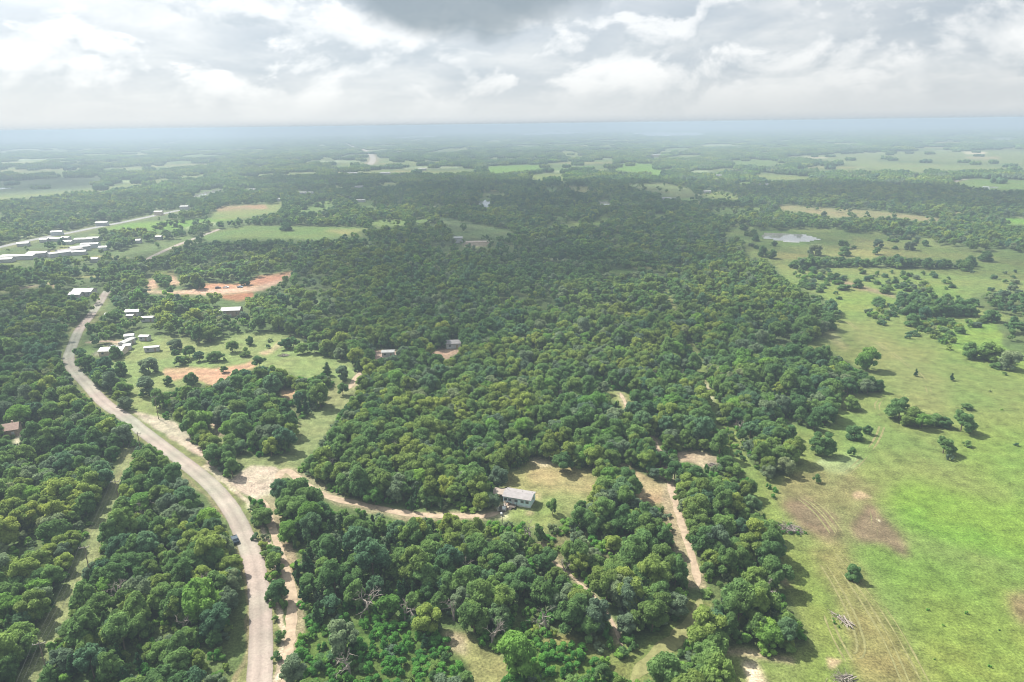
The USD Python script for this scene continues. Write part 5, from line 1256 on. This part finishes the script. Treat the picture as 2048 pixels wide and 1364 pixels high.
# power line along its corridor
tops = [at(np.array(168.0), np.array(1094.0), 10.5), at(np.array(78.0), np.array(1286.0), 10.5)]
stepv = tops[0] - tops[1]
POLES = [tops[1] - stepv, tops[1], tops[0], tops[0] + stepv, tops[0] + 2 * stepv, tops[0] + 3 * stepv]
za = math.atan2(stepv[1], stepv[0]) + math.pi / 2
PL = ['beyond the lower edge of the picture', 'nearest in view, low in the corridor', 'second in view, halfway up the corridor', 'third along the corridor', 'fourth along the corridor, in the shade', 'last, at the top of the corridor']
for i, tp in enumerate(POLES):
    if i == 0: continue
    t = thing('utility_pole', 'wooden utility pole with crossarm, ' + PL[i], 'pole', (tp[0], tp[1], 0), za)
    part('shaft', cat([stick((0, 0, -.5), (0, 0, 11.0), .17, .11, 8)]), MBARK, t)
    ca = part('crossarm', box(2.6, .12, .16, (0, .14, 10.4)), MSTEEL if False else MDEAD, t)
    for x_ in (-1.2, 0, 1.2): part('insulator', cyl(.07, .2, (x_, .14, 10.58)), WHITE, ca)
MWIRE = plain('wire', (.05, .05, .05), .5, .4)
u2 = np.array([math.cos(za), math.sin(za), 0])
for k, off in enumerate((-1.2, 0, 1.2)):
    pts = []
    for a, b in zip(POLES[:-1], POLES[1:]):
        for s in np.linspace(0, 1, 12)[:-1]:
            p = a * (1 - s) + b * s + u2 * off; p[2] = 10.68 - 4 * .9 * s * (1 - s); pts.append(p)
    t = thing('power_line', ['wire on the left end of the crossarms', 'middle wire over the corridor', 'wire on the right end of the crossarms'][k] + ' of the utility poles', 'wire', (0, 0, 0))
    part('wire', cat([stick(a, b, .025, .025, 3) for a, b in zip(pts[:-1], pts[1:])]), MWIRE, t)
p = foot(1004.5, 1046); t = thing('utility_pole', 'dark utility pole at the lower left corner of the yard', 'pole', (p[0], p[1], 0)); part('shaft', stick((0, 0, -.4), (0, 0, 6.5), .13, .1, 8), MDARK, t); part('crossarm', box(1.2, .1, .12, (0, .12, 6.1)), MDARK, t)


def brush(name, label_, px, py, L, Wd, H, n, rz, logs=6):
    rng = np.random.default_rng(px); p = foot(px, py); t = thing(name, label_, 'brush pile', (p[0], p[1], 0), rz)
    for i in range(logs):
        y_ = rng.uniform(-.4, .4) * Wd; x_ = rng.uniform(-.15, .3) * L; a = rng.normal() * .25; l_ = L * rng.uniform(.3, .55)
        part('log', stick((x_ - math.cos(a) * l_ / 2, y_ - math.sin(a) * l_ / 2, .25 + rng.random() * H * .35), (x_ + math.cos(a) * l_ / 2, y_ + math.sin(a) * l_ / 2, .2 + rng.random() * H * .35), .2, .12, 7), MDEAD, t)
    tw = []
    for i in range(n):
        a = np.array([rng.normal() * L * .2 - L * .1, rng.normal() * Wd * .22, abs(rng.normal()) * H * .4]); d = rng.normal(size=3) * (1, .7, .45); d /= np.linalg.norm(d)
        b = a + d * rng.uniform(.8, 2.4); b[2] = max(.05, b[2]); tw.append(stick(a, b, .05, .02, 3))
    part('twigs', cat(tw), MDEAD, t).SetCustomDataByKey('kind', 'stuff')
    return t
brush('brush_pile', 'heap of grey brush and logs on the grass beside the brown patch', 1583, 1060, 8.5, 5, 1.8, 260, -.35)
brush('brush_pile', 'fallen grey tree trunks lying on the pasture near the wheel tracks', 1686, 1242, 7.5, 2.0, .8, 60, -1.15, 5)
brush('brush_pile', 'small pile of grey brush above the yard strip', 1425, 930, 4.5, 2.5, 1.0, 80, .1, 3)
brush('brush_pile', 'dark heap of branches on the upper clearing', 568, 712, 7, 4, 1.2, 120, .1, 4)
brush('brush_pile', 'grey brush heap at the bottom edge of the pasture', 1690, 1358, 6, 2.5, .9, 90, .2, 3)
